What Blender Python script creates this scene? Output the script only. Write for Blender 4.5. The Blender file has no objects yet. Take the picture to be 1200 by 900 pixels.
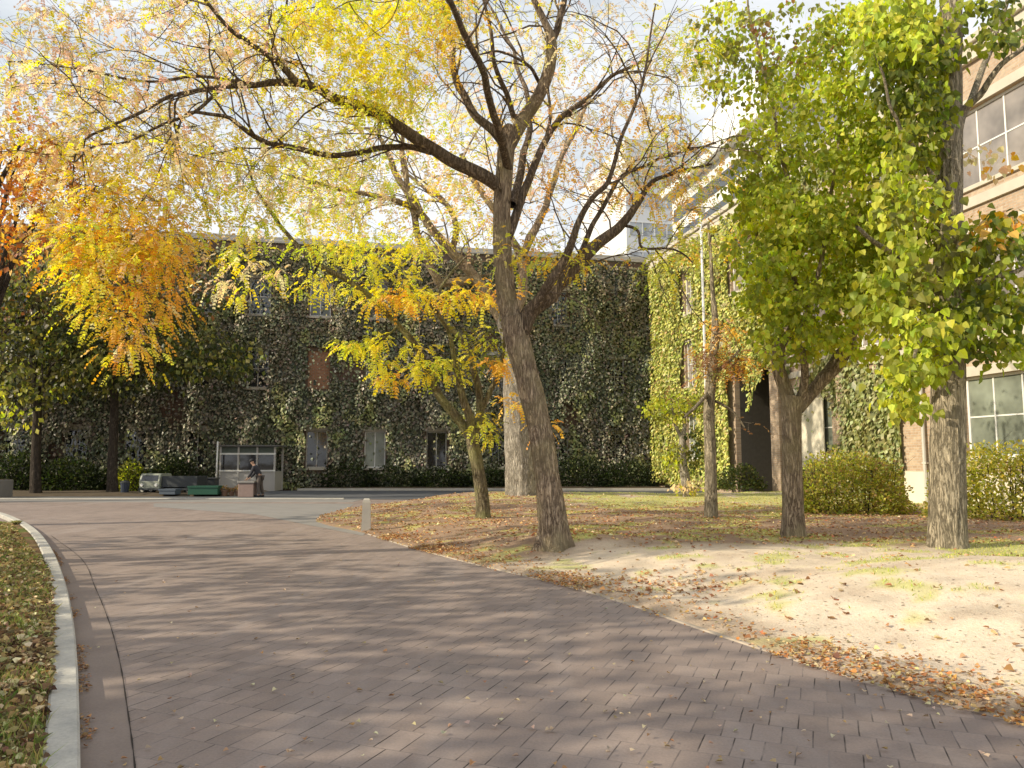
import bpy, math, random
import numpy as np
from mathutils import Vector, Matrix, Euler

rng = np.random.default_rng(7)
random.seed(7)
sc = bpy.context.scene
COL = sc.collection
PI = math.pi

# ------------------------------------------------------------------ camera model
F = 900.0; EYE = 1.6
TH = math.atan(90.0 / F)
CT, ST = math.cos(TH), math.sin(TH)

def ray(px, py):
    u = (px - 600.0) / F; v = (450.0 - py) / F
    return np.array([u, CT - v * ST, ST + v * CT])

def P(px, py, Y):
    d = ray(px, py); t = Y / d[1]
    return np.array([d[0] * t, Y, EYE + d[2] * t])

def G(px, py, z=0.0):
    d = ray(px, py); t = (z - EYE) / d[2]
    return np.array([d[0] * t, d[1] * t, z])

# ------------------------------------------------------------------ noise (numpy)
def _hash(ix, iy, iz, seed):
    h = (ix.astype(np.int64) * 374761393 + iy.astype(np.int64) * 668265263 + iz.astype(np.int64) * 2147483647 % 1000003 * 7919 + seed * 1274126177) & 0x7fffffff
    h = ((h ^ (h >> 13)) * 1274126177) & 0x7fffffff
    h = (h ^ (h >> 16)) & 0xffff
    return h / 65535.0

def vnoise(x, y, z=None, seed=0):
    x = np.asarray(x, float); y = np.asarray(y, float)
    z = np.zeros_like(x) if z is None else np.asarray(z, float)
    ix, iy, iz = np.floor(x), np.floor(y), np.floor(z)
    fx, fy, fz = x - ix, y - iy, z - iz
    fx = fx * fx * (3 - 2 * fx); fy = fy * fy * (3 - 2 * fy); fz = fz * fz * (3 - 2 * fz)
    r = 0
    for a in (0, 1):
        wx = fx if a else 1 - fx
        for b in (0, 1):
            wy = fy if b else 1 - fy
            for c in (0, 1):
                wz = fz if c else 1 - fz
                r = r + _hash(ix + a, iy + b, iz + c, seed) * wx * wy * wz
    return r

def fbm(x, y, z=None, seed=0, oct=3):
    r = 0; a = 1; s = 0; f = 1.0
    for o in range(oct):
        r = r + a * vnoise(x * f, y * f, None if z is None else z * f, seed + o * 17); s += a; a *= .5; f *= 2.03
    return r / s

def sstep(a, b, x):
    t = np.clip((x - a) / (b - a), 0, 1)
    return t * t * (3 - 2 * t)

def norm(v):
    return v / np.maximum(np.linalg.norm(v, axis=-1, keepdims=True), 1e-9)

# ------------------------------------------------------------------ materials
def new_mat(name):
    m = bpy.data.materials.new(name); m.use_nodes = True
    nt = m.node_tree; nt.nodes.clear()
    out = nt.nodes.new('ShaderNodeOutputMaterial')
    return m, nt, out

def nd(nt, typ, **kw):
    n = nt.nodes.new(typ)
    for k, v in kw.items():
        if k.startswith('i_'):
            key = k[2:].replace('_', ' ')
            n.inputs[key].default_value = v
        else:
            setattr(n, k, v)
    return n

def ramp(nt, src, stops):
    r = nt.nodes.new('ShaderNodeValToRGB')
    els = r.color_ramp.elements
    while len(els) < len(stops): els.new(0.5)
    for e, (p, c) in zip(els, stops):
        e.position = p
        e.color = (c[0], c[1], c[2], 1) if hasattr(c, '__len__') else (c, c, c, 1)
    nt.links.new(src, r.inputs[0])
    return r.outputs[0]

def mixc(nt, fac, a, b, typ='MIX'):
    m = nt.nodes.new('ShaderNodeMix'); m.data_type = 'RGBA'; m.blend_type = typ
    for sock, val in ((m.inputs['Factor'], fac), (m.inputs['A'], a), (m.inputs['B'], b)):
        if isinstance(val, bpy.types.NodeSocket): nt.links.new(val, sock)
        elif isinstance(val, (int, float)):
            if sock.type == 'RGBA': sock.default_value = (val, val, val, 1)
            else: sock.default_value = val
        else: sock.default_value = (val[0], val[1], val[2], 1)
    for s in m.inputs:
        pass
    return m.outputs['Result']

def _mix_fix(nt): pass

def mixc(nt, fac, a, b, typ='MIX'):
    m = nt.nodes.new('ShaderNodeMix'); m.data_type = 'RGBA'; m.blend_type = typ
    fs, asock, bsock = m.inputs[0], m.inputs[6], m.inputs[7]
    if isinstance(fac, bpy.types.NodeSocket): nt.links.new(fac, fs)
    else: fs.default_value = fac
    for s, v in ((asock, a), (bsock, b)):
        if isinstance(v, bpy.types.NodeSocket): nt.links.new(v, s)
        elif isinstance(v, (int, float)): s.default_value = (v, v, v, 1)
        else: s.default_value = (v[0], v[1], v[2], 1)
    return m.outputs[2]

def coords(nt, scale=(1, 1, 1), kind='Object', rot=(0, 0, 0)):
    tc = nt.nodes.new('ShaderNodeTexCoord')
    mp = nt.nodes.new('ShaderNodeMapping')
    mp.inputs['Scale'].default_value = scale
    mp.inputs['Rotation'].default_value = rot
    nt.links.new(tc.outputs[kind], mp.inputs[0])
    return mp.outputs[0]

def noise(nt, vec, scale, detail=4, rough=.6):
    n = nt.nodes.new('ShaderNodeTexNoise')
    n.inputs['Scale'].default_value = scale; n.inputs['Detail'].default_value = detail
    n.inputs['Roughness'].default_value = rough
    nt.links.new(vec, n.inputs['Vector'])
    return n.outputs['Fac']

def principled(nt, out, col, rough=.8, spec=.3, bump=None, bdist=.02, bstr=.6, metal=0):
    p = nt.nodes.new('ShaderNodeBsdfPrincipled')
    if isinstance(col, bpy.types.NodeSocket): nt.links.new(col, p.inputs['Base Color'])
    else: p.inputs['Base Color'].default_value = (*col, 1)
    if isinstance(rough, bpy.types.NodeSocket): nt.links.new(rough, p.inputs['Roughness'])
    else: p.inputs['Roughness'].default_value = rough
    p.inputs['Specular IOR Level'].default_value = spec
    p.inputs['Metallic'].default_value = metal
    if bump is not None:
        b = nt.nodes.new('ShaderNodeBump'); b.inputs['Strength'].default_value = bstr
        b.inputs['Distance'].default_value = bdist
        nt.links.new(bump, b.inputs['Height']); nt.links.new(b.outputs[0], p.inputs['Normal'])
    if out is not None: nt.links.new(p.outputs[0], out.inputs[0])
    return p

def simple_mat(name, col, rough=.7, var=.25, scale=6, spec=.3, metal=0, bump=.0):
    m, nt, out = new_mat(name)
    v = coords(nt)
    n = noise(nt, v, scale, 5)
    c = mixc(nt, n, tuple(x * (1 - var) for x in col), tuple(min(1, x * (1 + var)) for x in col))
    principled(nt, out, c, rough, spec, bump=n if bump else None, bdist=bump or .01, metal=metal)
    return m

def leaf_mat(name, transl=.4, rough=.5, spec=.35, gain=1.0):
    m, nt, out = new_mat(name)
    a = nt.nodes.new('ShaderNodeAttribute'); a.attribute_name = 'Col'
    p = principled(nt, None, a.outputs['Color'], rough, spec)
    t = nt.nodes.new('ShaderNodeBsdfTranslucent')
    hs = nt.nodes.new('ShaderNodeHueSaturation'); hs.inputs['Saturation'].default_value = 1.15; hs.inputs['Value'].default_value = 1.35
    nt.links.new(a.outputs['Color'], hs.inputs['Color']); nt.links.new(hs.outputs[0], t.inputs['Color'])
    mx = nt.nodes.new('ShaderNodeMixShader'); mx.inputs[0].default_value = transl
    nt.links.new(p.outputs[0], mx.inputs[1]); nt.links.new(t.outputs[0], mx.inputs[2])
    nt.links.new(mx.outputs[0], out.inputs[0])
    return m

def bark_mat(name, dark, light, zs=1.2, scale=7.0, dist=.03, moss=None):
    m, nt, out = new_mat(name)
    v = coords(nt, (1, 1, zs * .22))
    n0 = noise(nt, v, 3.0, 3)
    wv = nt.nodes.new('ShaderNodeVectorMath'); wv.operation = 'ADD'
    cb = nt.nodes.new('ShaderNodeVectorMath'); cb.operation = 'SCALE'; cb.inputs['Scale'].default_value = .12
    nn = nt.nodes.new('ShaderNodeTexNoise'); nn.inputs['Scale'].default_value = 5; nt.links.new(v, nn.inputs['Vector'])
    nt.links.new(nn.outputs['Color'], cb.inputs[0])
    v2 = coords(nt, (1, 1, zs * .13)); wv2 = nt.nodes.new('ShaderNodeVectorMath'); wv2.operation = 'ADD'
    nt.links.new(v2, wv2.inputs[0]); nt.links.new(cb.outputs[0], wv2.inputs[1])
    r1 = noise(nt, wv2.outputs[0], scale * 2.6, 5, .68)
    ab = nt.nodes.new('ShaderNodeMath'); ab.operation = 'SUBTRACT'; ab.inputs[1].default_value = .5; nt.links.new(r1, ab.inputs[0])
    ab2 = nt.nodes.new('ShaderNodeMath'); ab2.operation = 'ABSOLUTE'; nt.links.new(ab.outputs[0], ab2.inputs[0])
    fis = ramp(nt, ab2.outputs[0], [(0.0, .05), (.045, .5), (.16, 1)])
    fine = noise(nt, v, 38, 5, .7)
    h = mixc(nt, .35, fis, fine)
    c = ramp(nt, h, [(0.15, tuple(x * .32 for x in dark)), (.48, dark), (.82, light)])
    blot = noise(nt, coords(nt), 2.3, 4)
    c = mixc(nt, ramp(nt, blot, [(.38, 0), (.68, .55)]), c, mixc(nt, .5, c, tuple(x * 1.15 for x in light)))
    if moss is not None:
        ms = ramp(nt, noise(nt, coords(nt), 1.4, 3), [(.45, 0), (.6, .6)])
        c = mixc(nt, ms, c, moss)
    principled(nt, out, c, .92, .15, bump=h, bdist=dist * 1.8, bstr=1.0)
    return m

def brick_mat(name, c1, c2, mortar, swap='XZ', w=.24, hgt=.085, ms=.012, grime=.4):
    m, nt, out = new_mat(name)
    tc = nt.nodes.new('ShaderNodeTexCoord'); sp = nt.nodes.new('ShaderNodeSeparateXYZ'); cb = nt.nodes.new('ShaderNodeCombineXYZ')
    nt.links.new(tc.outputs['Object'], sp.inputs[0])
    nt.links.new(sp.outputs['X' if swap[0] == 'X' else 'Y'], cb.inputs[0]); nt.links.new(sp.outputs['Z'], cb.inputs[1])
    b = nt.nodes.new('ShaderNodeTexBrick')
    for k, v in (('Scale', 1), ('Mortar Size', ms), ('Mortar Smooth', .2), ('Brick Width', w), ('Row Height', hgt), ('Bias', 0)):
        b.inputs[k].default_value = v
    b.inputs['Color1'].default_value = (*c1, 1); b.inputs['Color2'].default_value = (*c2, 1); b.inputs['Mortar'].default_value = (*mortar, 1)
    nt.links.new(cb.outputs[0], b.inputs['Vector'])
    n = noise(nt, tc.outputs['Object'], .55, 5)
    n2 = noise(nt, tc.outputs['Object'], 9, 4)
    c = mixc(nt, ramp(nt, n, [(.35, 0), (.7, grime)]), b.outputs['Color'], mixc(nt, .6, b.outputs['Color'], (.12, .10, .085)))
    c = mixc(nt, .35, c, mixc(nt, n2, .0, 1.0), 'OVERLAY')
    principled(nt, out, c, .9, .2, bump=b.outputs['Fac'], bdist=-.01, bstr=.5)
    return m

# ------------------------------------------------------------------ mesh helpers
def mesh_np(name, verts, faces_flat, loop_tot, mats, parent=None, fcol=None, smooth=False, midx=None, loc=None, rz=None):
    me = bpy.data.meshes.new(name)
    verts = np.asarray(verts, np.float32); faces_flat = np.asarray(faces_flat, np.int32); loop_tot = np.asarray(loop_tot, np.int32)
    me.vertices.add(len(verts)); me.vertices.foreach_set('co', verts.ravel())
    me.loops.add(len(faces_flat)); me.loops.foreach_set('vertex_index', faces_flat)
    me.polygons.add(len(loop_tot))
    ls = np.zeros(len(loop_tot), np.int32); ls[1:] = np.cumsum(loop_tot)[:-1]
    me.polygons.foreach_set('loop_start', ls)
    me.polygons.foreach_set('loop_total', loop_tot)
    if midx is not None: me.polygons.foreach_set('material_index', np.asarray(midx, np.int32))
    me.polygons.foreach_set('use_smooth', np.full(len(loop_tot), bool(smooth)))
    me.update(calc_edges=True)
    if fcol is not None:
        at = me.attributes.new('Col', 'FLOAT_COLOR', 'FACE' if len(fcol) == len(loop_tot) else 'POINT')
        c = np.ones((len(fcol), 4), np.float32); c[:, :3] = fcol
        at.data.foreach_set('color', c.ravel())
    for m in (mats if isinstance(mats, (list, tuple)) else [mats]): me.materials.append(m)
    o = bpy.data.objects.new(name, me); COL.objects.link(o)
    if parent is not None: o.parent = parent
    if loc is not None: o.location = loc
    if rz is not None: o.rotation_euler[2] = rz
    return o

class MB:
    """collects quads / polygons, then builds one mesh object"""
    def __init__(s): s.v = []; s.f = []; s.m = []
    def add(s, vs, fs, mi=0):
        b = len(s.v); s.v += [tuple(map(float, p)) for p in vs]
        for f in fs: s.f.append([b + i for i in f]); s.m.append(mi)
    def box(s, x0, x1, y0, y1, z0, z1, mi=0, bev=0.0, mat=None):
        if bev > 0:
            b = min(bev, (x1 - x0) * .45, (y1 - y0) * .45, (z1 - z0) * .45)
            vs = []
            for sx in (0, 1):
                for sy in (0, 1):
                    for sz in (0, 1):
                        X, Y, Z = (x0, x1)[sx], (y0, y1)[sy], (z0, z1)[sz]
                        dx, dy, dz = (b, -b)[sx], (b, -b)[sy], (b, -b)[sz]
                        vs += [(X, Y + dy, Z + dz), (X + dx, Y, Z + dz), (X + dx, Y + dy, Z)]
            import bmesh
            bm = bmesh.new()
            for p in vs: bm.verts.new(p)
            r = bmesh.ops.convex_hull(bm, input=bm.verts[:])
            bm.verts.index_update(); bm.verts.ensure_lookup_table()
            vv = [v.co.copy() for v in bm.verts]; ff = [[v.index for v in f.verts] for f in bm.faces]
            bm.free()
        else:
            vv = [(x0, y0, z0), (x1, y0, z0), (x1, y1, z0), (x0, y1, z0), (x0, y0, z1), (x1, y0, z1), (x1, y1, z1), (x0, y1, z1)]
            ff = [(0, 3, 2, 1), (4, 5, 6, 7), (0, 1, 5, 4), (1, 2, 6, 5), (2, 3, 7, 6), (3, 0, 4, 7)]
        if mat is not None: vv = [mat @ Vector(p) for p in vv]
        s.add(vv, ff, mi); return s
    def tube(s, pts, rad, n=8, mi=0, cap=True):
        V, Fq = tube_np(np.array(pts, float), np.array(rad, float) if hasattr(rad, '__len__') else np.full(len(pts), rad), n)
        fs = Fq.tolist()
        if cap:
            fs.append(list(range(n))[::-1]); fs.append([len(V) - n + i for i in range(n)])
        s.add(V.tolist(), fs, mi); return s
    def build(s, name, mats, parent=None, smooth=False, loc=None, rz=None):
        flat = [i for f in s.f for i in f]
        return mesh_np(name, s.v, flat, [len(f) for f in s.f], mats, parent, smooth=smooth, midx=s.m, loc=loc, rz=rz)

def tube_np(pts, rad, n=8, disp=None):
    k = len(pts)
    t = np.zeros_like(pts); t[1:-1] = pts[2:] - pts[:-2]; t[0] = pts[1] - pts[0]; t[-1] = pts[-1] - pts[-2]
    t = norm(t)
    ref = np.array([1., 0, 0]) if abs(t[0][0]) < .8 else np.array([0, 1., 0])
    a = ref - t[0] * ref.dot(t[0]); a /= np.linalg.norm(a)
    ang = np.arange(n) * 2 * PI / n
    V = np.zeros((k, n, 3))
    for i in range(k):
        a = a - t[i] * a.dot(t[i]); a /= max(np.linalg.norm(a), 1e-9)
        b = np.cross(t[i], a)
        r = rad[i] * (1 if disp is None else disp[i])
        V[i] = pts[i] + (np.cos(ang) * r)[:, None] * a + (np.sin(ang) * r)[:, None] * b
    idx = np.arange(k * n).reshape(k, n)
    q = np.stack([idx[:-1], np.roll(idx[:-1], -1, 1), np.roll(idx[1:], -1, 1), idx[1:]], -1).reshape(-1, 4)
    return V.reshape(-1, 3), q

def catmull(pts, sub):
    pts = np.asarray(pts, float); out = []
    p = np.vstack([2 * pts[0] - pts[1], pts, 2 * pts[-1] - pts[-2]])
    for i in range(1, len(p) - 2):
        for j in range(sub):
            t = j / sub
            out.append(.5 * ((2 * p[i]) + (-p[i - 1] + p[i + 1]) * t + (2 * p[i - 1] - 5 * p[i] + 4 * p[i + 1] - p[i + 2]) * t * t + (-p[i - 1] + 3 * p[i] - 3 * p[i + 1] + p[i + 2]) * t ** 3))
    out.append(p[-2]); return np.array(out)

def tag(o, label=None, cat=None, group=None, kind=None):
    if label: o['label'] = label
    if cat: o['category'] = cat
    if group: o['group'] = group
    if kind: o['kind'] = kind
    return o

def empty(name, loc=(0, 0, 0), rz=0):
    o = bpy.data.objects.new(name, None); COL.objects.link(o); o.location = loc; o.rotation_euler[2] = rz
    o.empty_display_size = .3
    return o

# leaves ------------------------------------------------------------
LEAF2 = np.array([[0, 0, 0], [-.50, .20, .12], [-.38, .64, .08], [0, 1.10, -.08], [.38, .64, .08], [.50, .20, .12]])
LEAF2F = [[0, 3, 2, 1], [0, 5, 4, 3]]
LEAF1 = np.array([[0, 0, 0], [-.38, .45, .05], [0, 1., 0], [.38, .45, .05]])
LEAF1F = [[0, 3, 2, 1]]

def leaves_geo(pos, tip, nrm, size, tmpl, tf):
    n = len(pos); tip = norm(tip)
    side = norm(np.cross(tip, nrm)); up = np.cross(side, tip)
    S = size[:, None, None]
    V = pos[:, None, :] + S * (tmpl[None, :, 0:1] * side[:, None] + tmpl[None, :, 1:2] * tip[:, None] + tmpl[None, :, 2:3] * up[:, None])
    k = len(tmpl)
    f = np.array(tf)
    Fq = (np.arange(n) * k)[:, None, None] + f[None]
    return V.reshape(-1, 3), Fq.reshape(-1, 4)

def rand_unit(n):
    v = rng.normal(size=(n, 3)); return norm(v)

def leaves_obj(name, pos, tip, nrm, size, cols, mat, parent=None, tmpl=LEAF2, tf=LEAF2F, origin=(0, 0, 0)):
    V, Fq = leaves_geo(pos - np.array(origin), tip, nrm, size, tmpl, tf)
    fc = np.repeat(cols, len(tf), axis=0)
    return mesh_np(name, V, Fq.ravel(), np.full(len(Fq), 4), mat, parent, fcol=fc)

def jitter_cols(base, n, v=.22, hue=.12):
    b = np.asarray(base, float)
    b = np.broadcast_to(b, (n, 3)).copy()
    b *= (1 + rng.uniform(-v, v, (n, 1))); b *= (1 + rng.uniform(-hue, hue, (n, 3)))
    return np.clip(b, 0.003, .95)

# palette
YEL = (.95, .80, .12); LIM = (.66, .68, .12); ORA = (.86, .52, .12); TAN = (.92, .73, .45); PNK = (.90, .64, .46)
OLI = (.24, .24, .06); GRN = (.32, .36, .05); LGR = (.62, .66, .10); DGR = (.055, .085, .022); BRN = (.30, .16, .07); RED = (.45, .17, .06)

# ------------------------------------------------------------------ world, sun, camera
sun_h = np.array([-.958, -.287]); EL = math.radians(28)
w = bpy.data.worlds.new('World'); sc.world = w; w.use_nodes = True
nt = w.node_tree; nt.nodes.clear()
wo = nt.nodes.new('ShaderNodeOutputWorld'); bg = nt.nodes.new('ShaderNodeBackground')
sky = nt.nodes.new('ShaderNodeTexSky'); sky.sky_type = 'NISHITA'; sky.sun_disc = False
sky.sun_elevation = EL; sky.sun_rotation = math.atan2(sun_h[0], sun_h[1]); sky.air_density = 1.0; sky.dust_density = 1.2; sky.ozone_density = 1.0
# thin high cloud in the sky
tcw = nt.nodes.new('ShaderNodeTexCoord'); mpw = nt.nodes.new('ShaderNodeMapping'); mpw.inputs['Scale'].default_value = (1.2, 1.2, 3.0)
nt.links.new(tcw.outputs['Generated'], mpw.inputs[0])
cn = noise(nt, mpw.outputs[0], 2.6, 7, .62)
cf = ramp(nt, cn, [(.30, .3), (.60, 1.0)])
skc = mixc(nt, cf, mixc(nt, .5, sky.outputs[0], (5.8, 7.4, 8.2)), (8.7, 8.9, 9.2))
spz = nt.nodes.new('ShaderNodeSeparateXYZ'); nt.links.new(tcw.outputs['Generated'], spz.inputs[0])
hz_ = ramp(nt, spz.outputs[2], [(.0, .95), (.22, .8), (.55, .45), (.85, 0)])
hzm = nt.nodes.new('ShaderNodeMath'); hzm.operation = 'MULTIPLY'; nt.links.new(hz_, hzm.inputs[0]); nt.links.new(ramp(nt, cn, [(.33, .45), (.58, 1.0)]), hzm.inputs[1])
skc = mixc(nt, hzm.outputs[0], skc, (12.0, 12.2, 12.4))
nt.links.new(skc, bg.inputs[0]); bg.inputs[1].default_value = .098
nt.links.new(bg.outputs[0], wo.inputs[0])

sd = bpy.data.lights.new('sun', 'SUN'); sd.energy = 5.0; sd.angle = math.radians(.55); sd.color = (1.0, .885, .66)
so = bpy.data.objects.new('sun', sd); COL.objects.link(so)
tosun = Vector((sun_h[0] * math.cos(EL), sun_h[1] * math.cos(EL), math.sin(EL)))
so.rotation_euler = tosun.to_track_quat('Z', 'Y').to_euler()
so.location = (-30, -10, 20)

cd = bpy.data.cameras.new('camera'); cam = bpy.data.objects.new('camera', cd); COL.objects.link(cam)
cd.sensor_fit = 'HORIZONTAL'; cd.sensor_width = 36; cd.lens = 36 * F / 1200; cd.clip_end = 3000; cd.clip_start = .05
cam.location = (0, 0, EYE); cam.rotation_euler = (PI / 2 + TH, 0, 0)
sc.camera = cam
sc.view_settings.view_transform = 'Standard'; sc.view_settings.look = 'None'
sc.view_settings.exposure = 0; sc.view_settings.gamma = 1
sc.cycles.max_bounces = 5; sc.cycles.diffuse_bounces = 3; sc.cycles.transmission_bounces = 4; sc.cycles.transparent_max_bounces = 6
sc.cycles.caustics_reflective = False; sc.cycles.caustics_refractive = False

# ------------------------------------------------------------------ ground plan
EDGE_PX = [(1400, 912), (1200, 848), (1100, 822), (1000, 794), (900, 763), (800, 730), (730, 706), (650, 683), (560, 662), (480, 641), (432, 626)]
EDGE = np.array([G(*p)[:2] for p in EDGE_PX])
EDGE = np.vstack([[EDGE[0] + (EDGE[0] - EDGE[1]) * 6], EDGE])
BACK = np.array([[-5.2, 20.5], [-5.6, 24.0], [-5.0, 28.0], [-3.0, 30.5], [2, 31.6], [9.0, 34.0], [12.0, 36.5], [16.5, 38]])
LAWN_POLY = np.vstack([EDGE, BACK, [[60, 48], [60, -20]]])
edge_s = catmull(EDGE[:, :2], 8)
lawn_line = np.vstack([edge_s, catmull(np.vstack([edge_s[-1], BACK]), 8)[1:]])

def seg_dist(px, py, line):
    d = np.full(px.shape, 1e9)
    for a, b in zip(line[:-1], line[1:]):
        ab = b - a; L = max(ab.dot(ab), 1e-12)
        t = np.clip(((px - a[0]) * ab[0] + (py - a[1]) * ab[1]) / L, 0, 1)
        d = np.minimum(d, np.hypot(px - a[0] - t * ab[0], py - a[1] - t * ab[1]))
    return d

def inside(px, py, poly):
    r = np.zeros(px.shape, bool); n = len(poly); j = n - 1
    for i in range(n):
        xi, yi = poly[i]; xj, yj = poly[j]
        c = ((yi > py) != (yj > py)) & (px < (xj - xi) * (py - yi) / (yj - yi + 1e-12) + xi)
        r ^= c; j = i
    return r

def lawn_h(x, y):
    x = np.asarray(x, float); y = np.asarray(y, float)
    d = seg_dist(x, y, lawn_line[::3]) * np.where(inside(x, y, np.vstack([lawn_line[::3], [[60, 48], [60, -20]]])), 1, -1)
    h = -.05 + .085 * sstep(-.1, .12, d) + .15 * sstep(0.2, 3.0, d)
    h += .30 * np.exp(-(((x - 6.0) / 2.6) ** 2 + ((y - 8.6) / 2.2) ** 2)) * sstep(.1, 2, d)
    h -= .09 * np.exp(-(((x - 2.0) / .9) ** 2 + ((y - 9.6) / 1.0) ** 2)) * sstep(.1, .8, d)
    h += .16 * sstep(18, 36, y) * sstep(0, 2, d)
    h += .20 * np.exp(-(((x - .4) / 4.0) ** 2 + ((y - 28.5) / 2.2) ** 2)) * sstep(0, 1, d)
    h += .10 * np.exp(-(((x - .9) / 1.0) ** 2 + ((y - 14.2) / 1.0) ** 2))
    h += (fbm(x * .5, y * .5, seed=3) - .5) * .16 * sstep(.1, 1.5, d) + (fbm(x * 3, y * 3, seed=5) - .5) * .035 * sstep(0, .4, d)
    h = np.where(d > .15, np.maximum(h, .035 + .01 * fbm(x * 4, y * 4, seed=6)), h)
    return h, d

def GL(px, py):
    """pixel -> point on the lawn"""
    d = ray(px, py); t = np.linspace(2.5, 60, 3000); q = d[None] * t[:, None]
    h, _d = lawn_h(q[:, 0], q[:, 1]); k = int(np.argmax(EYE + q[:, 2] < h))
    return np.array([q[k, 0], q[k, 1], h[k]])

# ground sheet to the horizon
def grid_obj(name, x0, x1, y0, y1, nx, ny, zf, mat, colf=None):
    X, Y = np.meshgrid(np.linspace(x0, x1, nx), np.linspace(y0, y1, ny))
    x, y = X.ravel(), Y.ravel(); z = zf(x, y)
    V = np.stack([x, y, z], -1)
    i = np.arange(nx * ny).reshape(ny, nx)
    q = np.stack([i[:-1, :-1], i[:-1, 1:], i[1:, 1:], i[1:, :-1]], -1).reshape(-1, 4)
    return V, q

gm, gnt, gout = new_mat('bare_ground')
gv = coords(gnt)
principled(gnt, gout, ramp(gnt, noise(gnt, gv, .8, 6), [(.3, (.10, .08, .055)), (.7, (.17, .14, .09))]), .95, .1)
V, q = grid_obj('ground', -900, 900, -400, 1400, 10, 10, lambda x, y: x * 0 - .12, None)
g = mesh_np('ground', V, q.ravel(), np.full(len(q), 4), gm); tag(g, 'bare brown ground around the courtyard', 'ground', kind='structure')

# brick paving
pm, pn, po = new_mat('brick_paving')
pa = math.atan2(.4, 1.0)
tcp = pn.nodes.new('ShaderNodeTexCoord'); mp = pn.nodes.new('ShaderNodeMapping'); mp.inputs['Rotation'].default_value = (0, 0, pa)
pn.links.new(tcp.outputs['Object'], mp.inputs[0])
wn = pn.nodes.new('ShaderNodeTexNoise'); wn.inputs['Scale'].default_value = 1.3; pn.links.new(tcp.outputs['Object'], wn.inputs['Vector'])
wm = pn.nodes.new('ShaderNodeVectorMath'); wm.operation = 'MULTIPLY_ADD'; wm.inputs[1].default_value = (.03, .03, 0)
pn.links.new(wn.outputs['Color'], wm.inputs[0]); pn.links.new(mp.outputs[0], wm.inputs[2])
br = pn.nodes.new('ShaderNodeTexBrick'); br.offset = .5
for k, v in (('Scale', 1), ('Mortar Size', .005), ('Mortar Smooth', .4), ('Brick Width', .17), ('Row Height', .30), ('Bias', 0)): br.inputs[k].default_value = v
br.inputs['Color1'].default_value = (.225, .175, .155, 1); br.inputs['Color2'].default_value = (.305, .24, .212, 1); br.inputs['Mortar'].default_value = (.24, .197, .183, 1)
pn.links.new(wm.outputs[0], br.inputs['Vector'])
# dark open joints only on some bricks
jn = noise(pn, tcp.outputs['Object'], 2.2, 3)
jd = pn.nodes.new('ShaderNodeMath'); jd.operation = 'MULTIPLY'
# the long cross joints are sand filled and pale; only the short staggered joints are open
b2 = pn.nodes.new('ShaderNodeTexBrick'); b2.offset = .5
for k, v in (('Scale', 1), ('Mortar Size', .0045), ('Mortar Smooth', .35), ('Brick Width', 60.0), ('Row Height', .30), ('Bias', 0)): b2.inputs[k].default_value = v
pn.links.new(wm.outputs[0], b2.inputs['Vector'])
sj = pn.nodes.new('ShaderNodeMath'); sj.operation = 'MULTIPLY_ADD'; sj.inputs[1].default_value = -.75; sj.use_clamp = True
pn.links.new(b2.outputs['Fac'], sj.inputs[0]); pn.links.new(br.outputs['Fac'], sj.inputs[2])
pn.links.new(sj.outputs[0], jd.inputs[0]); pn.links.new(ramp(pn, jn, [(.38, .05), (.62, .95)]), jd.inputs[1])
big = noise(pn, tcp.outputs['Object'], .35, 4); fin = noise(pn, tcp.outputs['Object'], 60, 4, .7); mid = noise(pn, tcp.outputs['Object'], 5, 4)
c = mixc(pn, ramp(pn, big, [(.35, 0), (.7, .6)]), br.outputs['Color'], (.34, .268, .236))
c = mixc(pn, ramp(pn, mid, [(.4, 0), (.75, .3)]), c, (.215, .185, .175))
st1 = ramp(pn, noise(pn, tcp.outputs['Object'], 1.1, 7, .7), [(.52, 0), (.66, .45)])
c = mixc(pn, st1, c, (.16, .135, .125))
mps = pn.nodes.new('ShaderNodeMapping'); mps.inputs['Scale'].default_value = (1, .12, 1); mps.inputs['Rotation'].default_value = (0, 0, .35); pn.links.new(tcp.outputs['Object'], mps.inputs[0])
c = mixc(pn, ramp(pn, noise(pn, mps.outputs[0], 1.7, 4), [(.5, 0), (.7, .35)]), c, (.40, .34, .32))
c = mixc(pn, .5, c, mixc(pn, fin, .18, .82), 'OVERLAY')
c = mixc(pn, jd.outputs[0], c, (.035, .027, .024))
hb = mixc(pn, .25, mixc(pn, br.outputs['Fac'], 1.0, 0.0), fin)
principled(pn, po, c, .82, .3, bump=hb, bdist=.005, bstr=.55)
MBp = MB(); MBp.add([(-60, -12, 0), (30, -12, 0), (30, 32.25, 0), (-60, 32.25, 0)], [(0, 1, 2, 3)])
o = MBp.build('brick_paving', pm); tag(o, 'reddish grey brick paving of the wide drive', 'paving', kind='structure')

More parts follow.
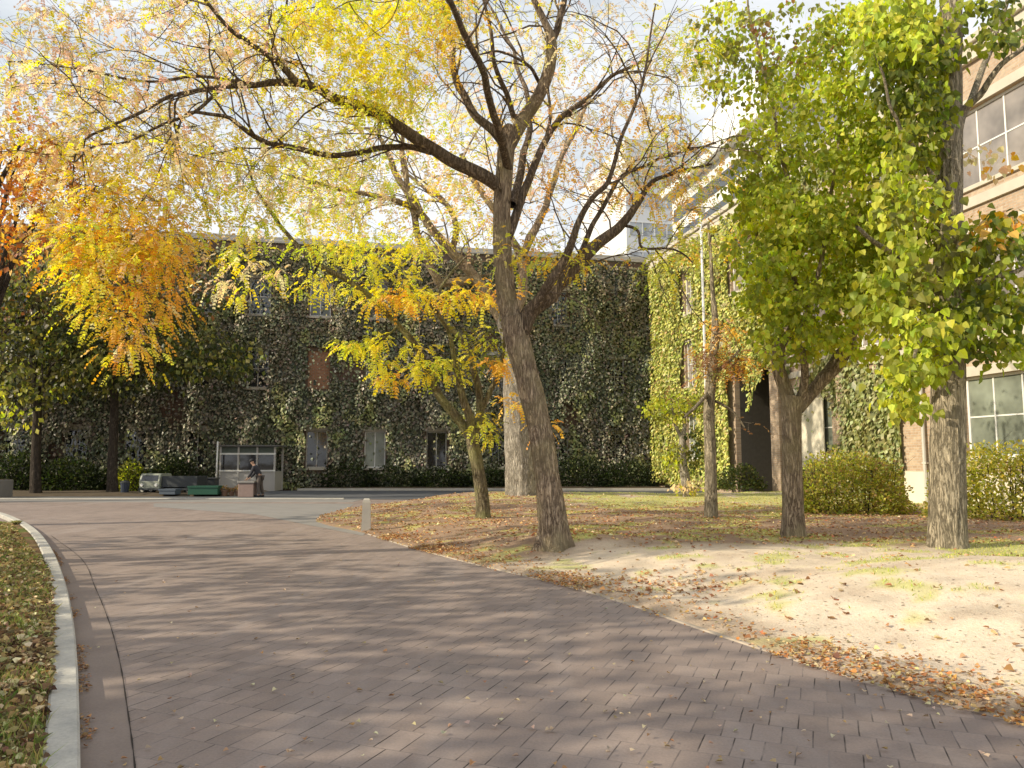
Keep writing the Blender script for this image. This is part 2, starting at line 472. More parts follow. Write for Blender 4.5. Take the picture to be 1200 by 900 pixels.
# asphalt road behind
am, an, ao = new_mat('asphalt'); av = coords(an)
ac = ramp(an, noise(an, av, .7, 6), [(.3, (.085, .09, .1)), (.75, (.14, .14, .15))])
ac = mixc(an, .4, ac, mixc(an, noise(an, av, 80, 3), .3, .7), 'OVERLAY')
principled(an, ao, ac, .8, .3)
b = MB(); b.add([(-60, 32.2, .012), (12.5, 32.2, .012), (12.5, 41.5, .012), (-60, 41.5, .012)], [(0, 1, 2, 3)])
o = b.build('asphalt_road', am); tag(o, 'smooth grey asphalt road in front of the ivy building', 'road', kind='structure')
concm = simple_mat('concrete', (.50, .47, .42), .85, .22, 3, bump=.004)
concd = simple_mat('dull_concrete', (.26, .245, .235), .88, .25, 1.4, bump=.003)
b = MB()
pl = [G(180, 594), G(300, 603), G(425, 628), G(432, 622), G(402, 600), G(415, 590.5), G(330, 590), G(180, 590)]
b.add([(p[0], p[1], .004) for p in pl], [tuple(range(len(pl)))])
o = b.build('concrete_apron', concd); tag(o, 'pale worn concrete apron between the paving and the road', 'apron', kind='structure')

def ribbon(name, line, half, z0, z1, mat, label, cat, off=0, nrm_flip=1, wob=0):
    line = np.asarray(line)
    t = np.gradient(line, axis=0); t = norm(t); n = np.stack([-t[:, 1], t[:, 0]], -1) * nrm_flip
    c = line + n * off
    hw = half
    A = c + n * hw; B = c - n * hw
    k = len(line); b = MB()
    bev = min(.015, (z1 - z0) * .4)
    prof = [(A, z0), (A, z1 - bev), (c + n * (hw - bev), z1), (c - n * (hw - bev), z1), (B, z1 - bev), (B, z0)]
    vs = []
    for i in range(k):
        for arr, z in prof: vs.append((arr[i][0], arr[i][1], z))
    m = len(prof); fs = []
    for i in range(k - 1):
        for j in range(m - 1): fs.append((i * m + j, i * m + j + 1, (i + 1) * m + j + 1, (i + 1) * m + j))
    fs.append(tuple(range(m))); fs.append(tuple((k - 1) * m + j for j in range(m))[::-1])
    b.add(vs, fs); o = b.build(name, mat)
    tag(o, label, cat, kind='structure'); return o

ribbon('paving_edge', edge_s, .035, -.05, .012, simple_mat('earthy_concrete', (.42, .35, .28), .9, .4, 4, bump=.005), 'thin sunken concrete edging between brick paving and bare earth', 'edging')
ribbon('road_kerb', np.array([[-60, 31.2], [-6.2, 31.2]]), 1.0, -.05, .008, concd, 'flat concrete strip between brick paving and asphalt', 'kerb')
ribbon('road_kerb', np.array([[-60, 32.3], [-7, 32.3]]), .09, -.05, .06, concm, 'low near kerb of the asphalt road', 'kerb')
ribbon('road_kerb', np.array([[-11.5, 41.6], [9.0, 41.6]]), .10, -.05, .12, concm, 'far kerb of the asphalt road before the dark shrubs', 'kerb')

# left kerb and verge
KO = np.array([G(x, y)[:2] for x, y in [(-60, 600), (-30, 600.5), (0, 604), (25, 614), (45, 628), (62, 652), (76, 690), (85, 735), (90, 790), (92, 850), (93, 900), (93, 960)]])
KO = np.vstack([[[-30, 24.5], [-20, 24.2]], KO, [KO[-1] + (KO[-1] - KO[-2]) * 3]])
ks = catmull(KO, 8)
def kerb_blocks():
    line = ks; t = norm(np.gradient(line, axis=0)); n = np.stack([-t[:, 1], t[:, 0]], -1)
    return line, n
kl, kn = kerb_blocks()
# which side is the verge (x smaller)
sgn = 1 if kn[len(kn) // 2 + 20][0] < 0 else -1
kerbm, kt_, ko_ = new_mat('kerb_concrete'); kv = coords(kt_)
kc = ramp(kt_, noise(kt_, kv, 2.5, 6, .7), [(.3, (.36, .35, .33)), (.7, (.58, .55, .49))])
kc = mixc(kt_, .5, kc, mixc(kt_, noise(kt_, kv, 45, 4, .7), .2, .8), 'OVERLAY')
principled(kt_, ko_, kc, .88, .2, bump=noise(kt_, kv, 30, 4), bdist=.006)
ribbon('kerb', kl, .085, -.05, .10, kerbm, 'curving pale concrete kerb round the leafy verge', 'kerb', off=.085 * sgn)
# smooth concrete gutter between kerb and bricks
gut = np.array([G(x, y)[:2] for x, y in [(60, 628), (95, 655), (112, 690), (128, 730), (140, 775), (149, 830), (157, 890), (163, 960)]])
gs = catmull(gut, 8)
tk = norm(np.gradient(gs, axis=0)); gn = np.stack([-tk[:, 1], tk[:, 0]], -1)
gm2, g2n, g2o = new_mat('gutter_concrete'); gv2 = coords(g2n)
gc = ramp(g2n, noise(g2n, gv2, 1.1, 6), [(.3, (.215, .17, .15)), (.7, (.28, .225, .198))])
gc = mixc(g2n, .45, gc, mixc(g2n, noise(g2n, gv2, 55, 4, .7), .25, .75), 'OVERLAY')
principled(g2n, g2o, gc, .85, .25, bump=noise(g2n, gv2, 50, 3), bdist=.003)
kk = np.array([kl[np.argmin(np.hypot(*(kl - p).T))] for p in gs])
b = MB(); vs = [(p[0], p[1], .004) for p in gs] + [(p[0], p[1], .004) for p in kk]
n_ = len(gs); b.add(vs, [(i, i + 1, n_ + i + 1, n_ + i) for i in range(n_ - 1)])
o = b.build('gutter', gm2); tag(o, 'smooth concrete gutter strip along the curved kerb', 'gutter', kind='structure')
jm = simple_mat('dark_joint', (.035, .028, .025), .95)
b = MB(); hw = .0035
vs = []
for i in range(n_):
    wv_ = hw * (1 + .5 * math.sin(i * 1.7)); vs += [tuple(gs[i] + gn[i] * wv_) + (.008,), tuple(gs[i] - gn[i] * wv_) + (.008,)]
b.add(vs, [(2 * i, 2 * i + 1, 2 * i + 3, 2 * i + 2) for i in range(n_ - 1)])
o = b.build('paving_joint', jm); tag(o, 'dark open joint between gutter strip and bricks', 'joint', kind='structure')

# soil sheets with vertex colour
sm, sn, so_ = new_mat('soil')
at = sn.nodes.new('ShaderNodeAttribute'); at.attribute_name = 'Col'; sv = coords(sn)
f1 = noise(sn, sv, 40, 5, .75); f2 = noise(sn, sv, 7, 5, .65)
scol = mixc(sn, .55, at.outputs['Color'], mixc(sn, f1, .12, .88), 'OVERLAY')
scol = mixc(sn, .35, scol, mixc(sn, f2, .25, .75), 'OVERLAY')
principled(sn, so_, scol, .95, .1, bump=mixc(sn, .4, f2, f1), bdist=.05, bstr=.8)

def lawn_masks(x, y):
    u = x / np.maximum(y, 1)
    n = fbm(x * .6, y * .6, seed=21); n2 = fbm(x * 2.2, y * 2.2, seed=22)
    litter = sstep(12.2, 14.0, y + (n - .5) * 3 - .15 * (x - 3)) * (1 - sstep(22, 26, y + (n - .5) * 5) * sstep(0, 5, x + (n2 - .5) * 3))
    grass = sstep(.52, .62, n2 * .6 + n * .4 + .16 * sstep(19, 24, y) * sstep(1, 4, x) + .25 * sstep(5.6, 8.4, x) * (1 - sstep(12.5, 14, y)) * sstep(8.3, 9.3, y))
    return litter, grass, n, n2
def lawn_col(x, y, d):
    litter, grass, n, n2 = lawn_masks(x, y)
    c = np.array([.76, .63, .49]) * (1 - .0) * np.ones((len(x), 3))
    c = c * (1 + (n2 - .5)[:, None] * .7)
    dk = sstep(.55, .75, fbm(x * 1.1, y * 1.6, seed=27))[:, None] * .35
    c = c * (1 - dk) + np.array([.42, .31, .22]) * dk
    L = np.array([.33, .21, .14]) * (1 + (n2 - .5)[:, None] * .8)
    Gc = np.array([.46, .46, .14]) * (1 + (n2 - .5)[:, None] * .6)
    c = c * (1 - .85 * litter[:, None]) + L * .85 * litter[:, None]
    c = c * (1 - .75 * grass[:, None]) + Gc * .75 * grass[:, None]
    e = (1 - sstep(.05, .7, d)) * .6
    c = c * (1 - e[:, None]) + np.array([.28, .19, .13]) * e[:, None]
    return c
Vn, qn = grid_obj('lawn', -8, 26, 2.2, 40.5, 300, 340, lambda x, y: lawn_h(x, y)[0], None)
dd = lawn_h(Vn[:, 0], Vn[:, 1])[1]
keep = (dd[qn] > -.35).any(1)
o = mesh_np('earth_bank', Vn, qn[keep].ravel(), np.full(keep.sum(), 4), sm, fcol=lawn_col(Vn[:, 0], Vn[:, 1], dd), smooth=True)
tag(o, 'pale trodden earth and thin grass under the trees', 'ground', kind='structure')
# far strip of the lawn to the right and behind
b = MB(); b.add([(26, -10, .12), (120, -10, .12), (120, 60, .12), (26, 60, .12)], [(0, 1, 2, 3)])

# verge (left)
def verge_h(x, y):
    dK = seg_dist(x, y, kl[::3])
    poly = np.vstack([kl[::3], [[-40, kl[-1][1] - 2], [-40, 24.5]]])
    ins = inside(x, y, poly)
    d = np.where(ins, dK, -dK) - .16
    return -.03 + .115 * sstep(-.10, .02, d) + .12 * sstep(0, 2.5, d) + (fbm(x * 2.5, y * 2.5, seed=9) - .5) * .06 * sstep(0, .3, d), d
Vv, qv = grid_obj('verge', -12, -2.0, 2.2, 25.5, 130, 260, lambda x, y: verge_h(x, y)[0], None)
dv = verge_h(Vv[:, 0], Vv[:, 1])[1]; kp = (dv[qv] > -.12).all(1)
nv = fbm(Vv[:, 0] * 1.5, Vv[:, 1] * 1.5, seed=31)
cv = np.array([.26, .17, .09]) * (1 + (nv - .5)[:, None]) ; gmk = sstep(.5, .62, nv)[:, None]
cv = cv * (1 - gmk) + np.array([.15, .17, .05]) * gmk
o = mesh_np('verge', Vv, qv[kp].ravel(), np.full(kp.sum(), 4), sm, fcol=cv, smooth=True)
tag(o, 'leaf strewn verge behind the curved kerb', 'verge', kind='structure')

# planting bed at the far left and strip by the building
bedm = simple_mat('bed_soil', (.10, .075, .05), .95, .4, 3, bump=.03)
def bed(name, x0, x1, y0, y1, z, label):
    nx, ny = int((x1 - x0) * 1.6) + 2, int((y1 - y0) * 1.6) + 2
    V, q = grid_obj(name, x0, x1, y0, y1, nx, ny, lambda x, y: z * sstep(0, .5, np.minimum(np.minimum(x - x0, x1 - x), np.minimum(y - y0, y1 - y))) - .02 + .08 * (fbm(x, y, seed=2) - .5), None)
    o = mesh_np(name, V, q.ravel(), np.full(len(q), 4), bedm, smooth=True)
    tag(o, label, 'planting bed', kind='structure'); return o
bed('planting_bed', -42, -12.6, 34.6, 42.5, .14, 'dark planting bed at the left under the shaded trees')
bed('building_bed', -12, 9.2, 42.0, 49.5, .14, 'dark soil bed along the foot of the ivy building')

# ------------------------------------------------------------------ leaf materials
M_leaf = leaf_mat('leaf', .50, .45, .4)
M_ivy = leaf_mat('ivy_leaf', .15, .42, .55)
M_litter = leaf_mat('dry_leaf', .1, .8, .1)
M_grass = leaf_mat('grass_blade', .3, .6, .2)
M_barkA = bark_mat('brown_bark', (.33, .245, .175), (.66, .52, .38), moss=(.44, .37, .22))
M_barkB = bark_mat('pale_bark', (.40, .35, .29), (.66, .60, .51), dist=.03)
M_barkF = bark_mat('tan_bark', (.38, .32, .23), (.68, .58, .43), scale=6, dist=.035)
M_barkC = bark_mat('mossy_bark', (.20, .16, .10), (.42, .37, .24), moss=(.38, .38, .16))
M_twig = bark_mat('twig_bark', (.19, .14, .10), (.38, .29, .21))
M_barkD = bark_mat('dark_bark', (.07, .055, .045), (.14, .115, .09))

# ------------------------------------------------------------------ trees
def FROND(pos, dirs, size, cols, k=6):
    """honey locust fronds: a drooping midrib with paired narrow leaflets"""
    n = len(pos)
    dirs = norm(dirs); down = np.array([0, 0, -1.])
    side = norm(np.cross(dirs, rand_unit(n) * .5 + np.array([0, 0, 1.])))
    allV = []; allC = []
    for j in range(k):
        t = (j + .6) / k
        p = pos + size[:, None] * (dirs * t + down * (.55 * t * t))
        dd_ = norm(dirs + down * (1.1 * t))
        ll = size * (.30 * (1 - .5 * abs(t - .4))) * rng.uniform(.8, 1.2, n)
        ww = size * .085
        for s in (-1, 1):
            out = norm(side * s + dd_ * .75 + down * .35 + rng.normal(size=(n, 3)) * .18)
            wv = norm(np.cross(out, np.cross(dd_, side) + rng.normal(size=(n, 3)) * .35))
            a = p; m1 = p + out * (ll * .5)[:, None] + wv * ww[:, None]; m2 = p + out * (ll * .5)[:, None] - wv * ww[:, None]
            e = p + out * ll[:, None]
            allV.append(np.stack([a, m1, e, m2], 1)); allC.append(cols)
    V = np.concatenate(allV, 0).reshape(-1, 3)
    C = np.concatenate(allC, 0)
    q = np.arange(len(V)).reshape(-1, 4)
    return V, q, C

class Tree:
    def __init__(s, name, base, label, cat, bark, group=None):
        s.base = np.array(base, float); s.root = empty(name, tuple(s.base)); tag(s.root, label, cat, group)
        s.bark = bark; s.twig = bark; s.nodes = []; s.rads = []; s.tv = []; s.tq = []; s.nv = 0
        s.bv = []; s.bq = []; s.nb = 0
        s.fr = []; s.lf = []
    def _addt(s, V, q, trunk=True):
        if trunk: s.tv.append(V); s.tq.append(q + s.nv); s.nv += len(V)
        else: s.bv.append(V); s.bq.append(q + s.nb); s.nb += len(V)
    def limb(s, pts, rads, sides=14, trunk=False, flare=0, ridge=.04, sub=6, attract=True):
        p = catmull(pts, sub); r = np.interp(np.linspace(0, len(rads) - 1, len(p)), range(len(rads)), rads)
        # slight crookedness
        L = np.linalg.norm(np.diff(p, axis=0), axis=1).sum()
        if not trunk:
            ph = rng.uniform(0, 100)
            kk_ = np.linspace(0, L * 1.6, len(p))
            wob = np.stack([fbm(kk_ + ph, kk_ * 0 + i * 7.3, seed=40 + i, oct=2) - .5 for i in range(3)], -1)
            env = np.minimum(np.linspace(0, 1, len(p)) * 4, 1)[:, None]
            p = p + wob * env * (.10 + r[:, None] * .8)
        disp = None
        if sides >= 20:
            ang = np.arange(sides) * 2 * PI / sides; disp = np.ones((len(p), sides))
            cum = np.concatenate([[0], np.cumsum(np.linalg.norm(np.diff(p, axis=0), axis=1))])
            for i in range(len(p)):
                cx, cy = np.cos(ang), np.sin(ang)
                R = 1 + ridge * 2.2 * (fbm(cx * 5 + 50, cy * 5 + 50, np.full(sides, cum[i] * 1.0), seed=61, oct=3) - .5)
                R += ridge * 1.8 * (np.abs(vnoise(cx * 6.5 + 9 + .4 * math.sin(cum[i] * 3), cy * 6.5 + 9, np.full(sides, cum[i] * 1.1), seed=63) - .5) * 2 - .5)
                R += .10 * (vnoise(cx + 30, cy + 30, np.full(sides, cum[i] * .8), seed=62) - .5)
                if flare:
                    fl = math.exp(-cum[i] / (.9 * rads[0] + .08)); lob = .5 + .5 * np.cos(ang * 5 + 1.1 + np.sin(ang * 2))
                    R += flare * fl * (.35 + .9 * lob ** 2)
                disp[i] = R
        V, q = tube_np(p, r, sides, disp)
        s._addt(V, q, trunk)
        if attract:
            # resample nodes densely
            for a, b_, ra in zip(p[:-1], p[1:], r[:-1]):
                s.nodes.append((a + b_) / 2); s.rads.append(ra)
            s.nodes.append(p[-1]); s.rads.append(r[-1])
        return p
    def pxlimb(s, spec, sides=10, trunk=False, **k):
        """spec: list of (px,py,depth,r)"""
        pts = [P(a, b_, c_) for a, b_, c_, _ in spec]
        return s.limb(pts, [x[3] for x in spec], sides, trunk, **k)
    def sprout(s, n, r0, r1, L0, L1, lo=.02, hi=.09, up=.25, centre=None, kids=3):
        nod = np.array(s.nodes); rd = np.array(s.rads)
        ok = np.where((rd > lo) & (rd < hi) & (nod[:, 2] > 3.2))[0]
        new = []
        for _ in range(n):
            i = rng.choice(ok); d = nod[min(i + 1, len(nod) - 1)] - nod[i]; d = d / max(np.linalg.norm(d), 1e-6)
            v = rng.normal(size=3); v = v - d * v.dot(d); v = norm(v) + d * .7 + np.array([0, 0, up]); v = norm(v)
            L = rng.uniform(L0, L1); ra = min(rd[i] * .6, r0); m = 7; p = [nod[i]]
            for k in range(m):
                v = norm(v + rng.normal(size=3) * .22 + np.array([0, 0, -.03 * k])); p.append(p[-1] + v * L / m)
            p = np.array(p); rr = np.linspace(ra, r1, m + 1)
            V, q = tube_np(p, rr, 6); s._addt(V, q, False); new += list(zip(p[1:], rr[1:]))
            for c in range(kids):
                j = rng.integers(2, m); w = norm(v + rng.normal(size=3) * .9); Lk = L * rng.uniform(.3, .6); pk = [p[j]]
                for k in range(5):
                    w = norm(w + rng.normal(size=3) * .2); pk.append(pk[-1] + w * Lk / 5)
                pk = np.array(pk); rk = np.linspace(rr[j] * .7, r1 * .6, 6)
                V, q = tube_np(pk, rk, 4); s._addt(V, q, False); new += list(zip(pk[1:], rk[1:]))
        for p_, r_ in new: s.nodes.append(p_); s.rads.append(r_)
    def grow(s, attr, cols, leafn, leaf='frond', size=.22, sag=.12, twigr=.006, spread=.3, minz=None, maxlen=5.0, trd=.010):
        attr = np.asarray(attr); cols = np.asarray(cols)
        base_nodes = np.array(s.nodes); rad0 = np.array(s.rads)
        N0 = len(base_nodes); cap = N0 + len(attr) * 6 + 10
        NP = np.full((cap, 3), 1e6); NR = np.zeros(cap); NP[:N0] = base_nodes; NR[:N0] = rad0; cnt = N0
        # favour thinner wood as the origin
        d0 = np.array([np.min(np.linalg.norm(base_nodes - a, axis=1) + rad0 * 4) for a in attr])
        order = np.argsort(d0)
        for oi in order:
            a = attr[oi]
            dist = np.linalg.norm(NP[:cnt] - a, axis=1)
            up = np.maximum(0, NP[:cnt, 2] - a[2])
            k_ = int(np.argmin(dist + NR[:cnt] * 3 + up * .15))
            st = NP[k_].copy(); L = dist[k_]
            if L > maxlen: continue
            if L > .05:
                m = max(3, min(7, int(L / .3) + 2))
                tt = np.linspace(0, 1, m)[:, None]
                off = rng.normal(size=3) * L * .12; off[2] += L * .10
                path = st + (a - st) * tt + off * np.sin(tt * PI) + rng.normal(size=(m, 3)) * L * .02 * np.sin(tt * PI)
                r0 = min(NR[k_] * .7, .006 + trd * L); r1 = min(twigr * .6, r0)
                rr = np.linspace(r0, r1, m)
                V, q = tube_np(path, rr, 4 if r0 < .012 else 6)
                s._addt(V, q, False)
                NP[cnt:cnt + m - 1] = path[1:]; NR[cnt:cnt + m - 1] = rr[1:]; cnt += m - 1
            else: path = np.array([st, a])
            ln = leafn if np.isscalar(leafn) else leafn[oi]
            n = rng.poisson(ln)
            if n == 0: continue
            # small twiglets round the tip
            base = path[-1] + rng.normal(size=(n, 3)) * spread * np.array([1, 1, .7])
            outd = norm(base - path[-1] + (path[-1] - path[0]) * .3 + rng.normal(size=(n, 3)) * .08)
            base = base * .75 + path[-1] * .25
            if n >= 3 and leaf == 'frond':
                for j in range(min(3, n)):
                    pth = np.array([path[-1], (path[-1] + base[j]) / 2 + np.array([0, 0, .03]), base[j]])
                    V, q = tube_np(pth, np.array([r1 if L > .05 else .003, .003, .002]), 3); s._addt(V, q, False)
            (s.fr if leaf == 'frond' else s.lf).append((base, outd, np.full(n, size) * rng.uniform(.6, 1.3, n), jitter_cols(cols[oi], n)))
    def finish(s, fk=6, mat=None, lt=(LEAF2, LEAF2F), hang=.8):
        mat = mat or M_leaf
        o_ = s.base
        if s.tv:
            V = np.vstack(s.tv) - o_; q = np.vstack(s.tq)
            mesh_np('trunk', V, q.ravel(), np.full(len(q), 4), s.bark, s.root, smooth=True)
        if s.bv:
            V = np.vstack(s.bv) - o_; q = np.vstack(s.bq)
            mesh_np('branches', V, q.ravel(), np.full(len(q), 4), s.twig, s.root, smooth=True)
        Vs, Qs, Cs, off = [], [], [], 0
        if s.fr:
            p, d, z, c = [np.concatenate(x) for x in zip(*s.fr)]
            d = norm(d + np.array([0, 0, -.25]))
            V, q, C = FROND(p, d, z, c, fk); Vs.append(V); Qs.append(q); Cs.append(C); off += len(V)
        if s.lf:
            p, d, z, c = [np.concatenate(x) for x in zip(*s.lf)]
            n = len(p)
            tip = norm(d * .5 + np.array([0, 0, -hang]) + rng.normal(size=(n, 3)) * .35)
            nr = norm(np.stack([rng.normal(size=n) - .5, rng.normal(size=n) - .5, rng.normal(size=n) * .6 + .9], -1))
            V, q = leaves_geo(p, tip, nr, z, *lt); Vs.append(V); Qs.append(q + off); Cs.append(np.repeat(c, len(lt[1]), 0))
        if Vs:
            V = np.vstack(Vs) - o_; q = np.vstack(Qs); C = np.vstack(Cs)
            mesh_np('crown', V, q.ravel(), np.full(len(q), 4), mat, s.root, fcol=C)

def region(cx, cy, rx, ry, n, colors, Y0, Y1, ll=1.0, ang=0):
    """n points inside an ellipse of the picture spread over a depth range; returns positions, colours, leaf counts"""
    r = np.sqrt(rng.uniform(0, 1, n)); a = rng.uniform(0, 2 * PI, n)
    x = r * np.cos(a) * rx; y = r * np.sin(a) * ry
    ca, sa = math.cos(ang), math.sin(ang)
    X = cx + x * ca - y * sa; Y = cy + x * sa + y * ca
    Dp = rng.uniform(Y0, Y1, n)
    pts = np.array([P(a_, b_, c_) for a_, b_, c_ in zip(X, Y, Dp)])
    cs = np.array([colors[i] for i in rng.integers(0, len(colors), n)])
    return pts, cs, np.full(n, float(ll))

def regs(lst):
    a, b_, c_ = zip(*[region(*r) for r in lst])
    return np.vstack(a), np.vstack(b_), np.concatenate(c_)

# --- A: the big honey locust
bA = GL(649, 641); YA = bA[1]
T = Tree('honey_locust_tree', bA, 'tallest honey locust with thick brown leaning trunk forking beside the brick drive', 'tree', M_barkA)
pbase = bA - np.array([0, 0, .12])
tr = [pbase] + [P(a, b_, YA) for a, b_ in [(648, 620), (641, 560), (632, 500), (619, 445), (607, 400), (600, 372)]]
T.limb(tr, [.265, .235, .205, .20, .21, .22, .205], 72, True, flare=.55, ridge=.055, sub=16)
y = YA
T.pxlimb([(604, 392, y, .18), (594, 350, y, .165), (589, 300, y, .16), (588, 250, y, .15), (591, 205, y, .15), (596, 160, y, .155), (602, 150, y, .12)], 36, True, sub=10)
T.pxlimb([(596, 172, y, .12), (612, 142, y, .12), (630, 115, y - .1, .11), (643, 82, y - .2, .105), (646, 48, y - .3, .09), (638, 25, y - .4, .06), (622, -10, y - .5, .045), (610, -60, y - .6, .03)], 20, True)
T.pxlimb([(646, 52, y - .3, .07), (656, 15, y - .2, .055), (664, -30, y, .045), (670, -80, y, .03)], 10)
T.pxlimb([(594, 175, y, .09), (580, 155, y, .085), (562, 138, y + .1, .075), (545, 115, y + .2, .07), (528, 85, y + .2, .065), (529, 45, y + .3, .045), (516, 0, y + .4, .035), (505, -40, y + .5, .025)], 12)
T.pxlimb([(603, 140, y, .05), (592, 105, y - .3, .045), (578, 65, y - .6, .035), (570, 20, y - .8, .028), (560, -30, y - 1, .02)], 8)
T.pxlimb([(634, 100, y, .035), (615, 75, y - .3, .03), (588, 60, y - .5, .022), (560, 62, y - .7, .015)], 6)
# long left limb
T.pxlimb([(591, 222, y, .12), (565, 206, y - .1, .12), (520, 184, y - .3, .11), (480, 157, y - .5, .10), (440, 136, y - .7, .095), (400, 120, y - .9, .085), (370, 106, y - 1.1, .075), (345, 97, y - 1.2, .068), (300, 99, y - 1.5, .045), (260, 100, y - 1.8, .038), (210, 108, y - 2.1, .03), (165, 130, y - 2.3, .024), (125, 150, y - 2.5, .018), (92, 172, y - 2.6, .014), (84, 215, y - 2.7, .010)], 14, sub=8)
T.pxlimb([(350, 99, y - 1.2, .055), (325, 76, y - 1.4, .05), (300, 56, y - 1.6, .042), (272, 36, y - 1.8, .036), (250, 12, y - 2, .03), (225, -20, y - 2.2, .022)], 8)
T.pxlimb([(505, 178, y - .4, .06), (476, 172, y - .3, .055), (440, 176, y - .5, .052), (400, 180, y - .7, .05), (365, 180, y - 1, .048), (330, 172, y - 1.3, .042), (295, 157, y - 1.6, .038), (262, 138, y - 1.9, .03), (232, 132, y - 2.1, .025), (214, 142, y - 2.3, .018), (203, 180, y - 2.5, .012)], 8)
T.pxlimb([(262, 102, y - 1.8, .03), (230, 130, y - 2.1, .025), (190, 145, y - 2.3, .02), (150, 165, y - 2.6, .016), (110, 170, y - 2.8, .012), (88, 190, y - 3, .01)], 6)
T.pxlimb([(300, 99, y - 1.5, .03), (240, 92, y - 1.3, .024), (170, 95, y - 1.2, .02), (90, 80, y - 1.2, .016), (10, 72, y - 1.2, .011)], 6)
T.pxlimb([(330, 78, y - 1.4, .03), (320, 40, y - 1.1, .025), (335, 12, y - 1, .02), (340, -30, y - 1, .015)], 6)
# right limbs
T.pxlimb([(608, 398, y, .15), (622, 366, y, .145), (645, 345, y + .05, .135), (671, 318, y + .2, .125), (700, 290, y + .3, .105), (725, 264, y + .4, .085), (745, 238, y + .5, .06), (765, 213, y + .6, .042), (795, 200, y + .7, .03), (835, 190, y + .8, .02)], 18, sub=8)
T.pxlimb([(612, 380, y, .10), (640, 338, y - .3, .085), (660, 305, y - .5, .075), (676, 268, y - .7, .055), (690, 235, y - .8, .045), (712, 215, y - .9, .04), (728, 165, y - 1, .032), (745, 115, y - 1.1, .026), (756, 70, y - 1.2, .02), (768, 5, y - 1.3, .012)], 10)
T.pxlimb([(672, 318, y + .2, .06), (690, 275, y + .5, .05), (706, 242, y + .7, .042), (730, 205, y + .9, .038), (762, 190, y + 1, .03), (800, 178, y + 1.2, .022), (840, 168, y + 1.3, .014)], 8)
T.pxlimb([(727, 263, y + .4, .03), (748, 270, y + .3, .027), (756, 291, y + .2, .024), (790, 293, y + .1, .018), (812, 306, y, .012)], 6)
T.pxlimb([(592, 285, y, .09), (606, 248, y + .2, .08), (620, 210, y + .3, .072), (634, 176, y + .4, .065), (648, 148, y + .5, .058), (668, 130, y + .6, .052), (690, 114, y + .7, .045), (712, 93, y + .8, .036), (742, 76, y + .9, .028), (762, 70, y + 1, .016)], 12)
T.pxlimb([(637, 172, y + .4, .035), (646, 130, y + .7, .03), (640, 80, y + 1, .024), (652, 30, y + 1.2, .018), (660, -20, y + 1.4, .012)], 6)
# depth limbs
T.limb([P(596, 200, y), P(575, 120, y - 1.5), P(540, 20, y - 3), P(480, -90, y - 4.2)], [.08, .06, .045, .03], 10)
T.limb([P(600, 240, y), P(620, 150, y + 1.6), P(600, 60, y + 3), P(560, -20, y + 4)], [.08, .06, .04, .02], 10)
T.twig = M_twig
T.sprout(110, .018, .005, 1.0, 2.4, lo=.012, hi=.10, kids=4)
R = [
 (150, 45, 190, 70, 420, [TAN, PNK, TAN, YEL, PNK], y - 3.2, y + 1, 5),
 (90, 130, 120, 60, 240, [TAN, PNK, YEL, TAN], y - 3.2, y - .5, 5),
 (160, 190, 110, 50, 210, [TAN, YEL, TAN, YEL], y - 3.2, y - 1.0, 7),
 (130, 265, 78, 45, 150, [ORA, YEL, YEL, TAN], y - 3.2, y - 1.2, 8),
 (85, 300, 18, 40, 34, [ORA, YEL, LIM], y - 3.2, y - 2.4, 8),
 (112, 318, 18, 55, 46, [YEL, LIM, ORA], y - 3.3, y - 2.2, 8),
 (150, 335, 20, 80, 80, [ORA, YEL, ORA, TAN], y - 3.1, y - 1.6, 8),
 (182, 325, 18, 62, 52, [YEL, ORA, ORA], y - 2.9, y - 1.5, 8),
 (205, 285, 14, 40, 26, [ORA, YEL, TAN], y - 2.7, y - 1.4, 8),
 (150, 405, 18, 20, 10, [ORA, YEL], y - 2.9, y - 2.0, 6),
 (340, 200, 130, 60, 120, [YEL, LIM, TAN], y - 2.2, y, 5),
 (600, 30, 120, 50, 80, [YEL, TAN, YEL], y - 1.5, y + 1, 4),
 (700, 110, 120, 80, 90, [TAN, YEL], y - 1, y + 1.5, 3),
 (60, 210, 50, 50, 60, [ORA, TAN, RED], y - 3, y - 1.5, 7),
 (300, 130, 120, 70, 170, [TAN, YEL, TAN], y - 2, y + .5, 5),
 (330, 40, 120, 55, 170, [TAN, YEL, YEL], y - 2, y + .8, 5),
 (430, 15, 120, 30, 130, [YEL, YEL, LIM], y - 2.5, y - .5, 10),
 (440, 85, 55, 45, 110, [YEL, YEL, YEL, LIM], y - 2.0, y - .6, 9),
 (520, 40, 50, 40, 60, [YEL, ORA, TAN], y - 2, y, 6),
 (560, 120, 90, 70, 50, [TAN, PNK], y - 1, y + 1.5, 2),
 (265, 235, 70, 45, 60, [YEL, LIM, TAN], y - 2.4, y - .8, 7),
 (690, 60, 90, 80, 120, [TAN, PNK, TAN], y - 1, y + 2, 3),
 (720, 170, 90, 70, 150, [TAN, ORA, PNK], y - 1, y + 1.6, 4),
 (790, 200, 60, 60, 120, [ORA, TAN, YEL, LIM], y - .5, y + 1.5, 6),
 (800, 60, 40, 50, 70, [YEL, TAN, LIM], y - .5, y + 1.5, 6),
 (640, 297, 60, 22, 55, [YEL, ORA, LIM], y - .6, y + .6, 7),
 (790, 290, 45, 30, 40, [LIM, YEL], y - .3, y + 1, 6),
 (640, 495, 18, 14, 0, [ORA, YEL], y - .5, y, 8),
]
a, c_, l = regs([r for r in R if r[4] > 0])
T.grow(a, c_, l * .58, size=.18, spread=.24, twigr=.007, trd=.009)
T.finish(6)
# low sprays against the trunk are on tree C

